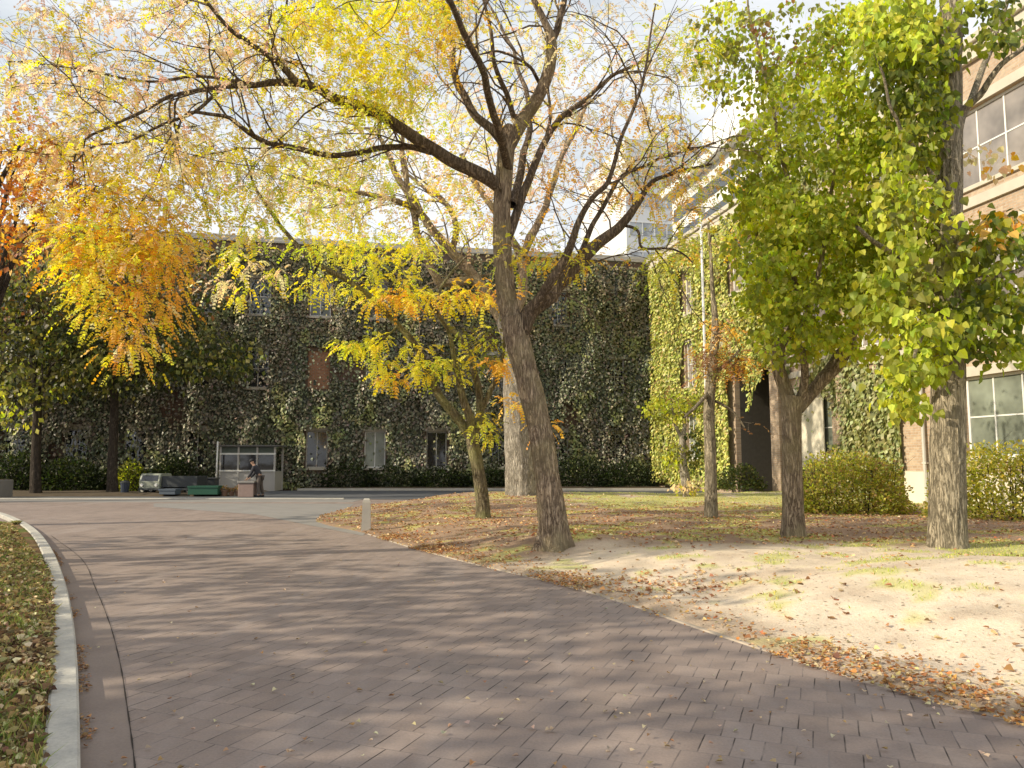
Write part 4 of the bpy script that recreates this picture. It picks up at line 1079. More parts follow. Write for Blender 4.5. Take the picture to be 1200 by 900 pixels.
# --- front ivy building
FB = empty('ivy_building', tuple(C0), BR); tag(FB, 'long brick building covered in ivy across the back of the courtyard', 'building')
FX0, FX1 = -46.0, -.01
rects = []; winspec = []
bays = [front_x(p) for p in (372, 440, 512, 655, 722, 300, 232, 160, 90, 20)] + [front_x(585)]
for bi, c in enumerate(bays):
    for z0, z1 in ((1.2, 3.3), (5.7, 7.9), (9.9, 12.0)):
        if z0 == 1.2 and bi in (5,): continue
        l, r = c - .6, c + .6
        rects.append((l, r, z0, z1)); winspec.append((bi, l, r, z0, z1))
dl, dr = front_x(256), front_x(323)
wall_open('wall', FX0, FX1, -.2, HT, rects, .28, 'x', M_brickF, FB)
for bi, l, r, z0, z1 in winspec:
    if bi == 0 and z0 == 5.7:
        mb = MB(); mb.box(l + .004, r - .004, .10, .16, z0 + .004, z1 - .004)
        o = mb.build('bricked_panel', brick_mat('orange_brick', (.36, .15, .07), (.46, .22, .11), (.3, .25, .2), 'XZ'), FB); o['label'] = 'window opening bricked up with orange brick'
        continue
    gm_ = M_glassg if (bi == 1 and z0 == 1.2) else (M_glass if z0 > 9 else M_glassd)
    window(FB, l, r, z0, z1, .24, 'x', M_white if (z0 > 9 or bi == 1) else M_frame, gm_, 2, 2 if z0 > 5 else 1, sill=True)
    mb = MB(); mb.box(l - .15, r + .15, -.03, .10, z1 + .002, z1 + .24); mb.build('lintel', M_stone if (z0 < 2 or z0 > 9) else M_frame, FB)
mb = MB(); mb.box(FX0, -.32, .02, 14, HT + .002, HT + .05); mb.build('roof', M_roof, FB)
mb = MB(); mb.box(FX0 - .02, -.33, -.14, .34, HT + .055, HT + .22, bev=.02); mb.box(FX0, -.35, -.06, .28, HT + .222, HT + .42); mb.build('parapet', simple_mat('weathered_coping', (.40, .38, .35), .85, .35, 1.5, bump=.01), FB)
mb = MB(); mb.box(FX0 + .01, FX1 - .35, .32, 13.9, 0, HT - .05); mb.build('building_core', M_brickF, FB)
# end column ribs (buttresses)
for p in (405, 550, 195, 620):
    x = front_x(p); mb = MB(); mb.box(x - .3, x + .3, -.06, -.004, -.1, 10.8); mb.box(x - .34, x + .34, -.09, -.004, 10.804, 11.0); mb.build('pilaster', M_brickF, FB)

# --- right wing
RB = empty('sunlit_building', tuple(C0), BR); tag(RB, 'tan brick wing in full sun along the right side with tall windows', 'building')
Y0s, Y1s = -34.0, -.02
recess_r = (side_y(921), side_y(862))   # added dark recess (y lower = nearer camera)
pr = (min(recess_r), max(recess_r))
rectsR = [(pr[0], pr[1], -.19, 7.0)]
wR = []
yy = side_y(1130)
cs_ = [yy - 2.6 / 2 - .0]
centers = [yy - 1.5 - 4.6 * k for k in range(-1, 2)] + []
centers = [yy - 1.5, yy - 1.5 - 4.8, yy - 1.5 + 4.8, yy - 1.5 + 9.6, yy - 1.5 + 14.4, side_y(812)]
for ci, c in enumerate(centers):
    hw_ = 1.5 if ci != 5 else .8
    for z0, z1 in ((1.7, 4.1), (5.7, 8.2), (9.8, 12.2)):
        l, r = c - hw_, c + hw_
        if l < pr[1] + .2 and r > pr[0] - .2 and z0 < 7.1: continue
        if r > -.5: continue
        if ci == 2 and z0 < 5: continue                      # plain ivy hung wall between the pilasters
        rectsR.append((l, r, z0, z1)); wR.append((l, r, z0, z1, ci))
wall_open('wall', Y0s, Y1s, -.2, HT, rectsR, .26, 'y', M_brickR, RB)
for l, r, z0, z1, ci in wR:
    if ci == 2 and z0 < 5: continue
    window(RB, l, r, z0, z1, .22, 'y', M_white, M_glassg if z0 < 5 else M_glassr, 3, 2, fw=.08)
    mb = MB(); mb.box(-.05, .08, l - .2, r + .2, z1 + .002, z1 + .3); mb.build('lintel', M_stone, RB)
for l, r, z0, z1, ci in wR:
    if ci == 2 and z0 < 5:
        window(RB, l, r, z0, z1, .22, 'y', M_white, M_glassr, 3, 2, fw=.08)
# added dark recess standing in for tree shade on the wall
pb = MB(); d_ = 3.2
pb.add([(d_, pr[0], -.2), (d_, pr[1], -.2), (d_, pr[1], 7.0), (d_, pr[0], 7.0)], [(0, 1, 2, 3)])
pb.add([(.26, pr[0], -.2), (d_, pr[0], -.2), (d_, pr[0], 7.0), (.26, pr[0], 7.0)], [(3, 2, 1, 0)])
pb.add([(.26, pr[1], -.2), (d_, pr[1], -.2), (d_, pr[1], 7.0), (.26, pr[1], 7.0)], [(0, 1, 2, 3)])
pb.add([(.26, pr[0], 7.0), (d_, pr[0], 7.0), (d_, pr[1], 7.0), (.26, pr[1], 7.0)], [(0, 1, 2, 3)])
pb.build('shade_recess', simple_mat('shade_recess_wall', (.10, .09, .08), .9), RB)
mb = MB(); mb.box(.9, 1.0, pr[0] + .003, pr[0] + 1.5, .3, 3.1, bev=.01); dr_ = mb.build('door', simple_mat('grey_brown_door', (.22, .19, .16), .6), RB)
mb = MB(); mb.tube([(.86, pr[0] + 1.3, 1.35), (.86, pr[0] + 1.3, 1.65)], .02, 6); mb.build('handle', M_frame, dr_)
# pilasters, string courses, cream dado, coping
for c in (centers[0] + 2.4, centers[0] - 2.4, centers[2] + 2.4, centers[3] + 2.4):
    mb = MB(); mb.box(-.16, -.003, c - .35, c + .35, -.1, HT - 1.0); mb.build('pilaster', M_brickR, RB)
segs = [(Y0s, pr[0] - .02)]
for a0, a1 in segs:
    mb = MB(); mb.box(-.06, -.004, a0, a1, -.1, 1.25); mb.build('plinth', M_render, RB)
# cream rendered ground floor panel between pilasters (bright white in the photo)
mb = MB(); mb.box(-.05, -.006, centers[3] - 1.0, pr[0] - .05, 1.255, 4.6); mb.build('rendered_panel', M_render, RB)
mb = MB(); mb.box(-.10, -.005, Y0s, Y1s - .02, 9.15, 9.45); mb.box(-.10, -.005, Y0s, pr[0] - .02, 5.05, 5.3); mb.build('string_course', M_stone, RB)
mb = MB(); mb.box(-.28, .3, Y0s, Y1s, HT + .005, HT + .25, bev=.02); mb.box(-.16, -.005, Y0s, Y1s, HT - .45, HT - .002); mb.build('cornice', M_stone, RB)
mb = MB(); mb.box(.30, 14, Y0s + .01, 14, 0, HT - .05) if False else mb.box(3.3, 14, Y0s + .01, 0, 0, HT - .05); mb.build('building_core', M_brickR, RB)
mb = MB(); mb.box(.31, 14.1, Y0s, .2, HT - .04, HT + .03); mb.build('roof', M_roof, RB)
# end walls near camera
mb = MB(); mb.box(.02, 14, Y0s - .3, Y0s - .004, -.2, HT); mb.build('end_wall', M_brickR, RB)
# downpipe
mb = MB(); py_ = centers[0] + 3.1; mb.tube([(-.12, py_, .1), (-.12, py_, HT - .5)], .055, 8)
for z in (1.5, 4, 7, 10, 12.5): mb.box(-.16, -.005, py_ - .09, py_ + .09, z, z + .06)
mb.build('downpipe', M_frame, RB)
# white rooftop storey
ry0, ry1 = side_y(905), side_y(775)
mb = MB(); mb.box(1.0, 12, ry0, ry1, HT + .04, HT + 3.9); pz = mb.build('rooftop_storey', M_white, RB)
mb = MB()
for z in (HT + .7, HT + 2.2): mb.box(.95, .995, ry0 + .3, ry1 - .3, z, z + .8)
mb.build('ribbon_window', M_glass, pz)
mb = MB(); mb.box(.4, 12.3, ry0 - .5, ry1 + .5, HT + 3.905, HT + 4.4, bev=.03); mb.build('roof_slab', M_white, pz)

# --- pale tower behind
TB = empty('pale_tower', (22, 88, 0), BR); tag(TB, 'pale high building with horizontal bands rising behind the ivy building', 'building')
mb = MB(); mb.box(-9, 22, 0, 18, 0, 39); mb.box(9, 22, 1, 17, 39, 50); mb.build('wall', simple_mat('pale_cladding', (.74, .75, .76), .6, .06, .3), TB)
for k in range(10):
    z = 3 + k * 3.5; mb = MB(); mb.box(-8.6, 21.6, -.06, -.004, z, z + 1.5)
    for q_ in range(0, 0): pass
    wd = mb.build('window_band', glass_mat('tower_glass_%s' % 'abcdefghijklmn'[k], (.60, .63, .66), .4) if k == 0 else bpy.data.materials['tower_glass_a'], TB)
    mb = MB()
    for q_ in range(1, 20): mb.box(-8.6 + q_ * 1.5, -8.52 + q_ * 1.5, -.10, -.062, z + .002, z + 1.501)
    mb.box(-8.6, 21.6, -.10, -.062, z + 1.50, z + 1.56); mb.build('mullion', M_white, wd)

# ------------------------------------------------------------------ ivy
def ivy(name, axis, a0, a1, z0, z1, dens, colf, skip, label, off=0.0, size=.2, clump=.35, mat=None):
    n = int((a1 - a0) * (z1 - z0) * dens)
    a = rng.uniform(a0, a1, n); z = rng.uniform(z0, z1, n)
    keep_ = ~skip(a, z, n)
    a, z = a[keep_], z[keep_]; n = len(a)
    dpf = lambda a, z: .04 + clump * sstep(.32, .72, fbm(a * .75, z * .33, seed=5 + len(name), oct=3)) + .16 * vnoise(a * 2.4, z * 1.3, seed=91)
    nz = fbm(a * .55, z * .4, seed=5 + len(name), oct=3)
    dp = dpf(a, z) + rng.uniform(0, .11, n)
    nr0 = np.array([0, -1, 0.]) if axis == 'x' else np.array([-1, 0, 0.])
    if axis == 'x': pos = np.stack([a, -dp + off, z], -1)
    else: pos = np.stack([-dp + off, a, z], -1)
    tip = norm(np.array([0, 0, -1.0]) + nr0 * .45 + rng.normal(size=(n, 3)) * .45)
    nr = norm(nr0 + np.array([-.35, 0, .45]) + rng.normal(size=(n, 3)) * .6)
    cs = colf(a, z, n, nz)
    sz = np.full(n, size) * rng.uniform(.6, 1.35, n)
    V, q = leaves_geo(pos, tip, nr, sz, LEAF1, LEAF1F)
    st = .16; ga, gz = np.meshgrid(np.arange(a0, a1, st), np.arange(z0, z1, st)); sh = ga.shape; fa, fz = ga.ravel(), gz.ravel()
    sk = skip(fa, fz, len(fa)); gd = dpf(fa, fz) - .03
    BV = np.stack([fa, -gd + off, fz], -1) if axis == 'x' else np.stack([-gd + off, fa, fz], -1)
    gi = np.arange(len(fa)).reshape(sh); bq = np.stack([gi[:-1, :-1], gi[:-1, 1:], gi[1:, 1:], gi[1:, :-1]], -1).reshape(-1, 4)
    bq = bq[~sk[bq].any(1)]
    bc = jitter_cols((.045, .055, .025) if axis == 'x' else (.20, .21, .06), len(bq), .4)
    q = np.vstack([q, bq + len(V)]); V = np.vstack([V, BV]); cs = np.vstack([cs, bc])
    o = mesh_np(name, V, q.ravel(), np.full(len(q), 4), mat or M_ivy, fcol=cs, loc=tuple(C0), rz=BR)
    tag(o, label, 'ivy', kind='stuff'); return o

def pickcol(opts, wts, n):
    idx = rng.choice(len(opts), n, p=np.array(wts) / sum(wts)); return np.array(opts)[idx]

def skipF(a, z, n):
    s = np.zeros(n, bool); r = rng.uniform(0, 1, n)
    nn = fbm(a * .5 + 9, z * .45, seed=55)
    for bi, l, rr, z0, z1 in winspec:
        cov = .03 if ((bi in (0, 1, 2) and z0 < 2) or (bi in (0, 5) and z0 < 9) or (z0 > 9 and bi in (0, 5, 6, 3, 1))) else .5
        cov = .6 if (bi >= 6 and z0 < 9) else cov
        cov = .3 if (bi == 5 or (z0 > 9 and bi in (1, 6))) else cov
        if bi in (2, 3, 4, 7, 8, 9, 10) and z0 > 2: cov = .9 if (bi * 7 + int(z0)) % 3 else .55
        if bi == 0 and z0 == 5.7: cov = .22
        e = .06 * np.sin(z * 7 + bi)
        s |= (a > l - .02 + e) & (a < rr + .02 + e) & (z > z0 - .15) & (z < z1 + .2) & (r > cov)
    s |= (nn > .77) & (r > .3)                                   # bare brick patches
    s |= (z > 13.35 + .6 * vnoise(a * .8, a * 0, seed=4)) & (r > .15)
    return s
def colF(a, z, n, nz):
    c = pickcol([(.18, .195, .105), (.25, .25, .15), (.11, .125, .07), (.52, .50, .36), (.30, .24, .18)], [5, 4, 3, 1.6, 1.6], n)  # palest tone puts the sunlit leaf glitter into the colour
    up = sstep(7, 11.5, z + (nz - .5) * 6)[:, None] * .7
    warm = pickcol([(.30, .27, .12), (.30, .20, .10), (.20, .23, .09), (.44, .38, .2)], [2, 2, 3, 1], n)
    pu = (fbm(a * .35, z * .3, seed=33) > .56)[:, None] * .3
    c = c * (1 - up) + warm * up
    c = c * (1 - pu) + np.array([.30, .23, .20]) * pu
    yl = (fbm(a * .8, z * .7, seed=34) > .66)[:, None] * .6
    c = c * (1 - yl) + np.array([.42, .44, .16]) * yl
    return jitter_cols(c, n, .35)
ivy('ivy', 'x', -44, -.05, 0.1, 14.0, 140, colF, skipF, 'dense dark ivy covering the long back building', size=.175, clump=.42)
# dark stems and old growth behind the leaves
def skipR(a, z, n):
    s = np.zeros(n, bool); r = rng.uniform(0, 1, n)
    for l, rr, z0, z1, ci in wR: s |= (a > l) & (a < rr) & (z > z0 - .1) & (z < z1 + .1) & (r > .08)
    s |= (a > pr[0] - .2) & (a < pr[1] + .05) & (z < 5.2 + .9 * np.sin(a * 2.1) + .5 * np.sin(a * 7))
    lim = side_y(925)
    near = a < lim
    nn = fbm(a * .7, z * .5, seed=71)
    s |= near & ((nn < .40) | (a < side_y(1060)))
    return s
def colR(a, z, n, nz):
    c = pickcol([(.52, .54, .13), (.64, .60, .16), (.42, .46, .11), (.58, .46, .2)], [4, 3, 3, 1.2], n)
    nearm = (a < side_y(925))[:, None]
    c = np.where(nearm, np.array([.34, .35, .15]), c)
    return jitter_cols(c, n, .3)
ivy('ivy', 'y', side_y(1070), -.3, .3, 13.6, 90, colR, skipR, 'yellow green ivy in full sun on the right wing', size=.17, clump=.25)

# ------------------------------------------------------------------ white pole, bollard and small things
pp = P(831, 560, 27.0)
LP = empty('white_pole', (pp[0] - .04, 27.0, .25)); tag(LP, 'slim white metal post rising behind the slender tree', 'post')  # plain white pole drawn for a narrow white upright
mb = MB(); mb.tube([(0, 0, -.1), (0, 0, 5.0), (-.03, 0, 10.2)], [.06, .05, .04], 12); mb.build('pole', M_white, LP, smooth=True)
mb = MB(); mb.tube([(0, 0, -.1), (0, 0, .25)], [.12, .11], 12); mb.build('base', M_frame, LP, smooth=True)
mb = MB(); mb.tube([(-.03, 0, 10.2), (-.03, 0, 10.32), (-.03, 0, 10.5), (-.03, 0, 10.62)], [.06, .17, .15, .04], 12); mb.build('pole_head', M_white, LP, smooth=True)

bp = G(429, 623)
mb = MB(); W = .105
vs = []
for z, s_ in ((-.1, 1.0), (0.02, 1.0), (.66, .86), (.72, .74), (.745, .5)):
    vs += [(-W * s_, -W * s_, z), (W * s_, -W * s_, z), (W * s_, W * s_, z), (-W * s_, W * s_, z)]
fs = []
for k in range(4):
    for j in range(4): fs.append((k * 4 + j, k * 4 + (j + 1) % 4, (k + 1) * 4 + (j + 1) % 4, (k + 1) * 4 + j))
fs.append((16, 17, 18, 19)); mb.add(vs, fs)
o = mb.build('stone_bollard', concm, loc=(bp[0], bp[1], 0), rz=.15); tag(o, 'short pale stone bollard at the corner of the leafy lawn', 'bollard')

# concrete planter at the left edge
p0 = P(2, 583, 33.5); PL = empty('concrete_planter', (p0[0] - .55, 33.6, 0)); tag(PL, 'grey square concrete planter at the left edge', 'planter')
mb = MB(); mb.box(-.65, .65, -.5, .5, -.02, .78, bev=.03); mb.build('box', concd, PL)
mb = MB(); mb.box(-.58, .58, -.43, .43, .782, .80); mb.build('soil', bedm, PL)

# white hut with three windows
hx = P(289, 575, 40.6); K = empty('white_hut', (hx[0], 40.6, .02), .05); tag(K, 'small white hut with three dark windows against the ivy wall', 'hut')
M_hut = simple_mat('hut_panel', (.46, .44, .42), .6, .08, 2); W2 = 1.45
mb = MB(); mb.box(-W2 + .05, W2 - .05, .02, 1.6, 0, 1.02); mb.build('lower_panel', M_hut, K)
for x in (-W2, -W2 / 3 - .04, W2 / 3 - .04, W2 - .09):
    mb = MB(); mb.box(x, x + .09, -.04, .06, 0, 2.32); mb.build('post', M_hut, K)
for x in (-W2, W2 - .09):
    mb = MB(); mb.box(x, x + .09, 1.62, 1.70, 0, 2.32); mb.build('post', M_hut, K)
mb = MB(); mb.box(-W2, W2, -.05, .07, 1.024, 1.10); mb.box(-W2, W2, -.05, .07, 1.90, 1.99); mb.build('rail', M_white, K)
for i in range(3):
    x0 = -W2 + .1 + i * (2 * W2 - .05) / 3
    mb = MB(); mb.box(x0, x0 + .86, .0, .02, 1.104, 1.896); mb.build('window', M_glassd, K)
mb = MB(); mb.box(-W2 + .09, W2 - .09, .01, .05, 1.994, 2.30); mb.build('fascia', simple_mat('dull_green_fascia', (.10, .12, .10), .7), K)
mb = MB(); mb.box(-W2 - .15, W2 + .15, -.2, 1.75, 2.325, 2.40, bev=.015); mb.build('roof', M_roof, K)
q0 = P(253, 575, 40.0); mb = MB(); mb.tube([(0, 0, -.1), (0, 0, 2.6)], .045, 10)
o = mb.build('slim_post', M_white, loc=(q0[0], 40.0, 0), smooth=True); tag(o, 'slim white post just left of the small hut', 'post')

# pale utility cart
M_cream = simple_mat('cream_paint', (.34, .36, .30), .4, .1, 5, spec=.5); M_blk = simple_mat('black_rubber', (.03, .03, .03), .8)
M_dkm = simple_mat('dark_metal', (.05, .055, .06), .5)
cx = P(175, 577, 36.4); CT_ = empty('utility_cart', (cx[0], 36.4, .02), -.12); tag(CT_, 'pale green utility cart with dark cargo box parked by the shaded bed', 'cart')
mb = MB(); prof = [(-.02, .28), (-.06, .62), (.06, .92), (.16, .98), (.9, .98), (.98, .9), (1.0, .28)]
vs = [(-.5, y_, z_) for y_, z_ in prof] + [(.5, y_, z_) for y_, z_ in prof]; n7 = len(prof)
mb.add(vs, [tuple(range(n7))[::-1], tuple(range(n7, 2 * n7))] + [(i, (i + 1) % n7, n7 + (i + 1) % n7, n7 + i) for i in range(n7)])
mb.build('cab', M_cream, CT_)
mb = MB(); mb.add([(-.42, -.066, .64), (.42, -.066, .64), (.40, .045, .905), (-.40, .045, .905)], [(0, 1, 2, 3)]); mb.build('windscreen', M_glassd, CT_)
mb = MB(); mb.box(.52, 2.3, .1, 1.05, .34, .86, bev=.02); mb.build('cargo_box', M_dkm, CT_)
for x in (-.36, .36):
    mb = MB(); mb.tube([(x, -.085, .45), (x, -.03, .45)], .075, 10); mb.build('headlight', M_white, CT_)
mb = MB(); mb.box(-.52, 2.32, -.08, 1.02, .22, .30); mb.build('chassis', M_dkm, CT_)
for x, y_ in ((-.46, .25), (-.46, .95), (1.9, .12), (1.9, .98)):
    mb = MB(); mb.tube([(x - .02, y_ - .06, .2), (x - .02, y_ + .08, .2)], .2, 14) ; wobj = mb.build('wheel', M_blk, CT_)
    mb = MB(); mb.tube([(x - .02, y_ - .075, .2), (x - .02, y_ - .062, .2)], .09, 10); mb.build('hub', M_frame, wobj)

def crate(name, px, py, Y, w_, d_, h_, col, label, cat, rz=0, lid=False):
    p = P(px, py, Y); rt = empty(name, (p[0], Y, .10), rz); tag(rt, label, cat)
    m = simple_mat(name + '_plastic', col, .5, .12, 4)
    mb = MB(); t = .04
    mb.box(-w_ / 2, w_ / 2, -d_ / 2, -d_ / 2 + t, 0, h_, bev=.01); mb.box(-w_ / 2, w_ / 2, d_ / 2 - t, d_ / 2, 0, h_, bev=.01)
    mb.box(-w_ / 2, -w_ / 2 + t, -d_ / 2 + t, d_ / 2 - t, 0, h_); mb.box(w_ / 2 - t, w_ / 2, -d_ / 2 + t, d_ / 2 - t, 0, h_)
    mb.box(-w_ / 2 + t, w_ / 2 - t, -d_ / 2 + t, d_ / 2 - t, 0, t); mb.build('box', m, rt)
    mb = MB(); e = .03
    mb.box(-w_ / 2 - e, w_ / 2 + e, -d_ / 2 - e, -d_ / 2 + .003, h_ - .07, h_ + .004); mb.box(-w_ / 2 - e, w_ / 2 + e, d_ / 2 - .003, d_ / 2 + e, h_ - .07, h_ + .004)
    mb.build('rim', m, rt)
    return rt
crate('green_crate', 240, 584, 34.8, 1.3, .6, .38, (.03, .10, .065), 'long low green crate on the ground left of the hut', 'crate', .05)
crate('blue_crate', 199, 582, 34.9, .75, .5, .24, (.09, .11, .14), 'small blue crate in front of the pale cart', 'crate', -.1)
# dark bench box, blue bin
p0 = P(146, 578, 36.2); LBn = empty('litter_bin', (p0[0], 36.2, .06)); tag(LBn, 'small dark blue litter bin beside the shaded trunk', 'bin')
mb = MB(); mb.tube([(0, 0, 0), (0, 0, .5)], [.17, .2], 14); mb.build('body', simple_mat('bin_blue', (.035, .045, .07), .5), LBn, smooth=False)
mb = MB(); mb.tube([(0, 0, .50), (0, 0, .55), (0, 0, .62)], [.215, .215, .12], 14); mb.build('lid', M_dkm, LBn)
p0 = P(236, 570, 38.2); DB = empty('storage_chest', (p0[0], 38.2, .08), .02); tag(DB, 'dark storage chest standing between cart and hut', 'chest')
mb = MB(); mb.box(-.75, .75, -.3, .3, 0, .62, bev=.02); mb.build('body', M_dkm, DB)
mb = MB(); mb.box(-.79, .79, -.34, .34, .625, .70, bev=.02); mb.build('lid', simple_mat('chest_lid', (.12, .12, .12), .5), DB)
# clay pots row right of green crate
for i, (px, rr, hh) in enumerate([(263, .16, .26), (271, .13, .2), (279, .15, .24)]):
    p0 = P(px, 583, 34.9 + .1 * i); PT = empty('plant_pot', (p0[0], 34.9 + .1 * i, .02))
    tag(PT, ['clay pot with dry plant next to the green crate', 'smallest clay pot, middle of the three left of the person', 'clay pot nearest the bending person'][i], 'pot', 'clay pots left of the person')
    mb = MB(); mb.tube([(0, 0, 0), (0, 0, hh * .8), (0, 0, hh * .8 + .002), (0, 0, hh)], [rr * .7, rr * .95, rr * 1.08, rr * 1.08], 12); mb.build('pot', simple_mat('clay', (.22, .13, .09), .8), PT)
    n = 60; u = rand_unit(n); u[:, 2] = np.abs(u[:, 2]); V, q = leaves_geo(u * np.array([rr, rr, rr * 1.3]) * rng.uniform(.4, 1, (n, 1)) + np.array([0, 0, hh]), u, rand_unit(n), np.full(n, .09), LEAF1, LEAF1F)
    mesh_np('plant', V, q.ravel(), np.full(len(q), 4), M_leaf, PT, fcol=jitter_cols((.25, .17, .08), n))

# person bending over a low block
px_, yp = 304, 34.2
pb0 = P(px_, 586, yp); PR = empty('person', (pb0[0], yp, .012)); tag(PR, 'person in dark jacket and cap bending over a low block by the hut', 'person')
def skin(name, joints, edges, mat, parent, sub=2):
    me = bpy.data.meshes.new(name); me.from_pydata([j[:3] for j in joints], edges, []); me.update()
    o = bpy.data.objects.new(name, me); COL.objects.link(o); o.parent = parent
    md = o.modifiers.new('Skin', 'SKIN')
    if not me.skin_vertices: 
        bpy.context.view_layer.objects.active = o
    for i, j in enumerate(joints):
        r = j[3]; me.skin_vertices[0].data[i].radius = (r, r) if not hasattr(r, '__len__') else r
    me.skin_vertices[0].data[0].use_root = True
    s = o.modifiers.new('Sub', 'SUBSURF'); s.levels = sub; s.render_levels = sub
    md.use_smooth_shade = True
    me.materials.append(mat); return o
M_skin = simple_mat('skin', (.42, .26, .19), .6, .05); M_jkt = simple_mat('dark_jacket', (.045, .045, .055), .85, .2); M_trs = simple_mat('brown_trousers', (.12, .10, .09), .85, .2); M_cap = simple_mat('dark_cap', (.03, .03, .035), .8)
hipz = .92
J = [(0, 0, hipz, (.13, .11)), (-.10, 0, 1.08, (.12, .11)), (-.20, 0, 1.25, (.14, .11)), (-.27, 0, 1.36, (.09, .08)), (-.32, 0, 1.42, .055), (-.37, 0, 1.50, (.085, .08)), (-.40, 0, 1.58, (.085, .08)),
     (.0, -.09, .86, .085), (-.05, -.10, .48, .06), (.03, -.11, .10, .042), (-.10, -.12, .04, .035),
     (.0, .09, .86, .085), (.02, .12, .48, .06), (.12, .13, .10, .042), (0., .13, .04, .035),
     (-.24, -.19, 1.30, .06), (-.33, -.22, 1.03, .042), (-.50, -.14, .84, .03), (-.57, -.11, .78, .03),
     (-.24, .19, 1.30, .06), (-.32, .22, 1.03, .042), (-.48, .15, .84, .03), (-.56, .12, .78, .03)]
E = [(0, 1), (1, 2), (2, 3), (3, 4), (4, 5), (5, 6), (0, 7), (7, 8), (8, 9), (9, 10), (0, 11), (11, 12), (12, 13), (13, 14), (2, 15), (15, 16), (16, 17), (17, 18), (2, 19), (19, 20), (20, 21), (21, 22)]
skin('body', J, E, M_skin, PR)
g_ = .022
def fat(idx): return [(J[i][0], J[i][1], J[i][2], tuple(x + g_ for x in J[i][3]) if hasattr(J[i][3], '__len__') else J[i][3] + g_) for i in idx]
skin('jacket', fat([0, 1, 2, 3, 15, 16, 17, 19, 20, 21]), [(0, 1), (1, 2), (2, 3), (2, 4), (4, 5), (5, 6), (2, 7), (7, 8), (8, 9)], M_jkt, PR)
skin('trousers', fat([0, 7, 8, 9, 11, 12, 13]), [(0, 1), (1, 2), (2, 3), (0, 4), (4, 5), (5, 6)], M_trs, PR)
import bmesh
bm = bmesh.new(); bmesh.ops.create_uvsphere(bm, u_segments=12, v_segments=8, radius=.112)
for v in bm.verts:
    if v.co.z < -.01: v.co.z *= .25
me = bpy.data.meshes.new('cap'); bm.to_mesh(me); bm.free(); o = bpy.data.objects.new('cap', me); COL.objects.link(o); o.parent = PR; o.location = (-.395, 0, 1.58); o.rotation_euler = (0, -.5, 0); me.materials.append(M_cap)
for yy_ in (-.12, .13):
    mb = MB(); mb.box(-.20 if yy_ < 0 else -.1, .08 if yy_ < 0 else .17, yy_ - .045, yy_ + .045, 0, .09, bev=.03); mb.build('shoe', M_cap, PR)
# hands: five fingers each
for sy, (hx_, hy_, hz_) in ((-1, (-.58, -.105, .775)), (1, (-.57, .115, .775))):
    mb = MB()
    for k in range(4): mb.tube([(hx_, hy_ + (k - 1.5) * .019, hz_), (hx_ - .05, hy_ + (k - 1.5) * .022, hz_ - .02), (hx_ - .075 + abs(k - 1.5) * .008, hy_ + (k - 1.5) * .023, hz_ - .055)], [.010, .009, .007], 6)
    mb.tube([(hx_ + .03, hy_ - sy * .03, hz_), (hx_ - .01, hy_ - sy * .055, hz_ - .02), (hx_ - .035, hy_ - sy * .058, hz_ - .045)], [.011, .010, .008], 6)
    mb.build('hand', M_skin, PR)
p0 = P(293, 586, yp); BK = empty('stone_block', (p0[0] - .12, yp, .012)); tag(BK, 'low brownish pedestal block under the hands of the person', 'block')
mb = MB(); mb.box(-.34, .34, -.25, .25, 0, .60, bev=.02); mb.build('block', simple_mat('pinkish_brick_block', (.30, .22, .20), .9, .2, 8), BK)
mb = MB(); mb.box(-.38, .38, -.29, .29, .604, .70, bev=.015); mb.build('cap_slab', concd, BK)

# ------------------------------------------------------------------ fallen leaves and grass
def litter(name, x, y, z, cols, label, smin=.035, smax=.075, stand=.35, kind='stuff'):
    n = len(x)
    pos = np.stack([x, y, z + .006 + rng.uniform(0, .015, n)], -1)
    a = rng.uniform(0, 2 * PI, n)
    tip = np.stack([np.cos(a), np.sin(a), rng.uniform(-.1, .5, n) * stand * 2], -1)
    nr = norm(np.stack([rng.normal(size=n) * stand, rng.normal(size=n) * stand, np.ones(n)], -1))
    tm = LEAF2.copy(); tm[:, 2] *= 2.2
    V, q = leaves_geo(pos, tip, nr, rng.uniform(smin, smax, n), tm, LEAF2F)
    o = mesh_np(name, V, q.ravel(), np.full(len(q), 4), M_litter, fcol=np.repeat(cols, 2, 0)); tag(o, label, 'leaves', kind=kind); return o
LC = [(.55, .32, .15), (.40, .22, .12), (.64, .46, .26), (.46, .21, .11), (.66, .54, .34), (.24, .15, .09)]
# on the lawn
n = 60000
x = rng.uniform(-5.5, 14, n); y = 4 + 24 * rng.uniform(0, 1, n) ** 1.0
h, d = lawn_h(x, y); li, gr, n1, n2 = lawn_masks(x, y)
prob = (.03 + .48 * li) * (.35 + 1.1 * sstep(.4, .65, n2)) + .02
bowl = np.exp(-(((x - 2.1) / .8) ** 2 + ((y - 9.9) / .8) ** 2)) * 1.2
prob = np.clip(prob + bowl, 0, 1) * (d > .05)
k = rng.uniform(0, 1, n) < prob
cc = jitter_cols(pickcol(LC, [3, 3, 3, 2, 2, 1], k.sum()), k.sum(), .3)
litter('fallen_leaves', x[k], y[k], h[k], cc, 'brown fallen leaves lying under the trees', .028, .07)
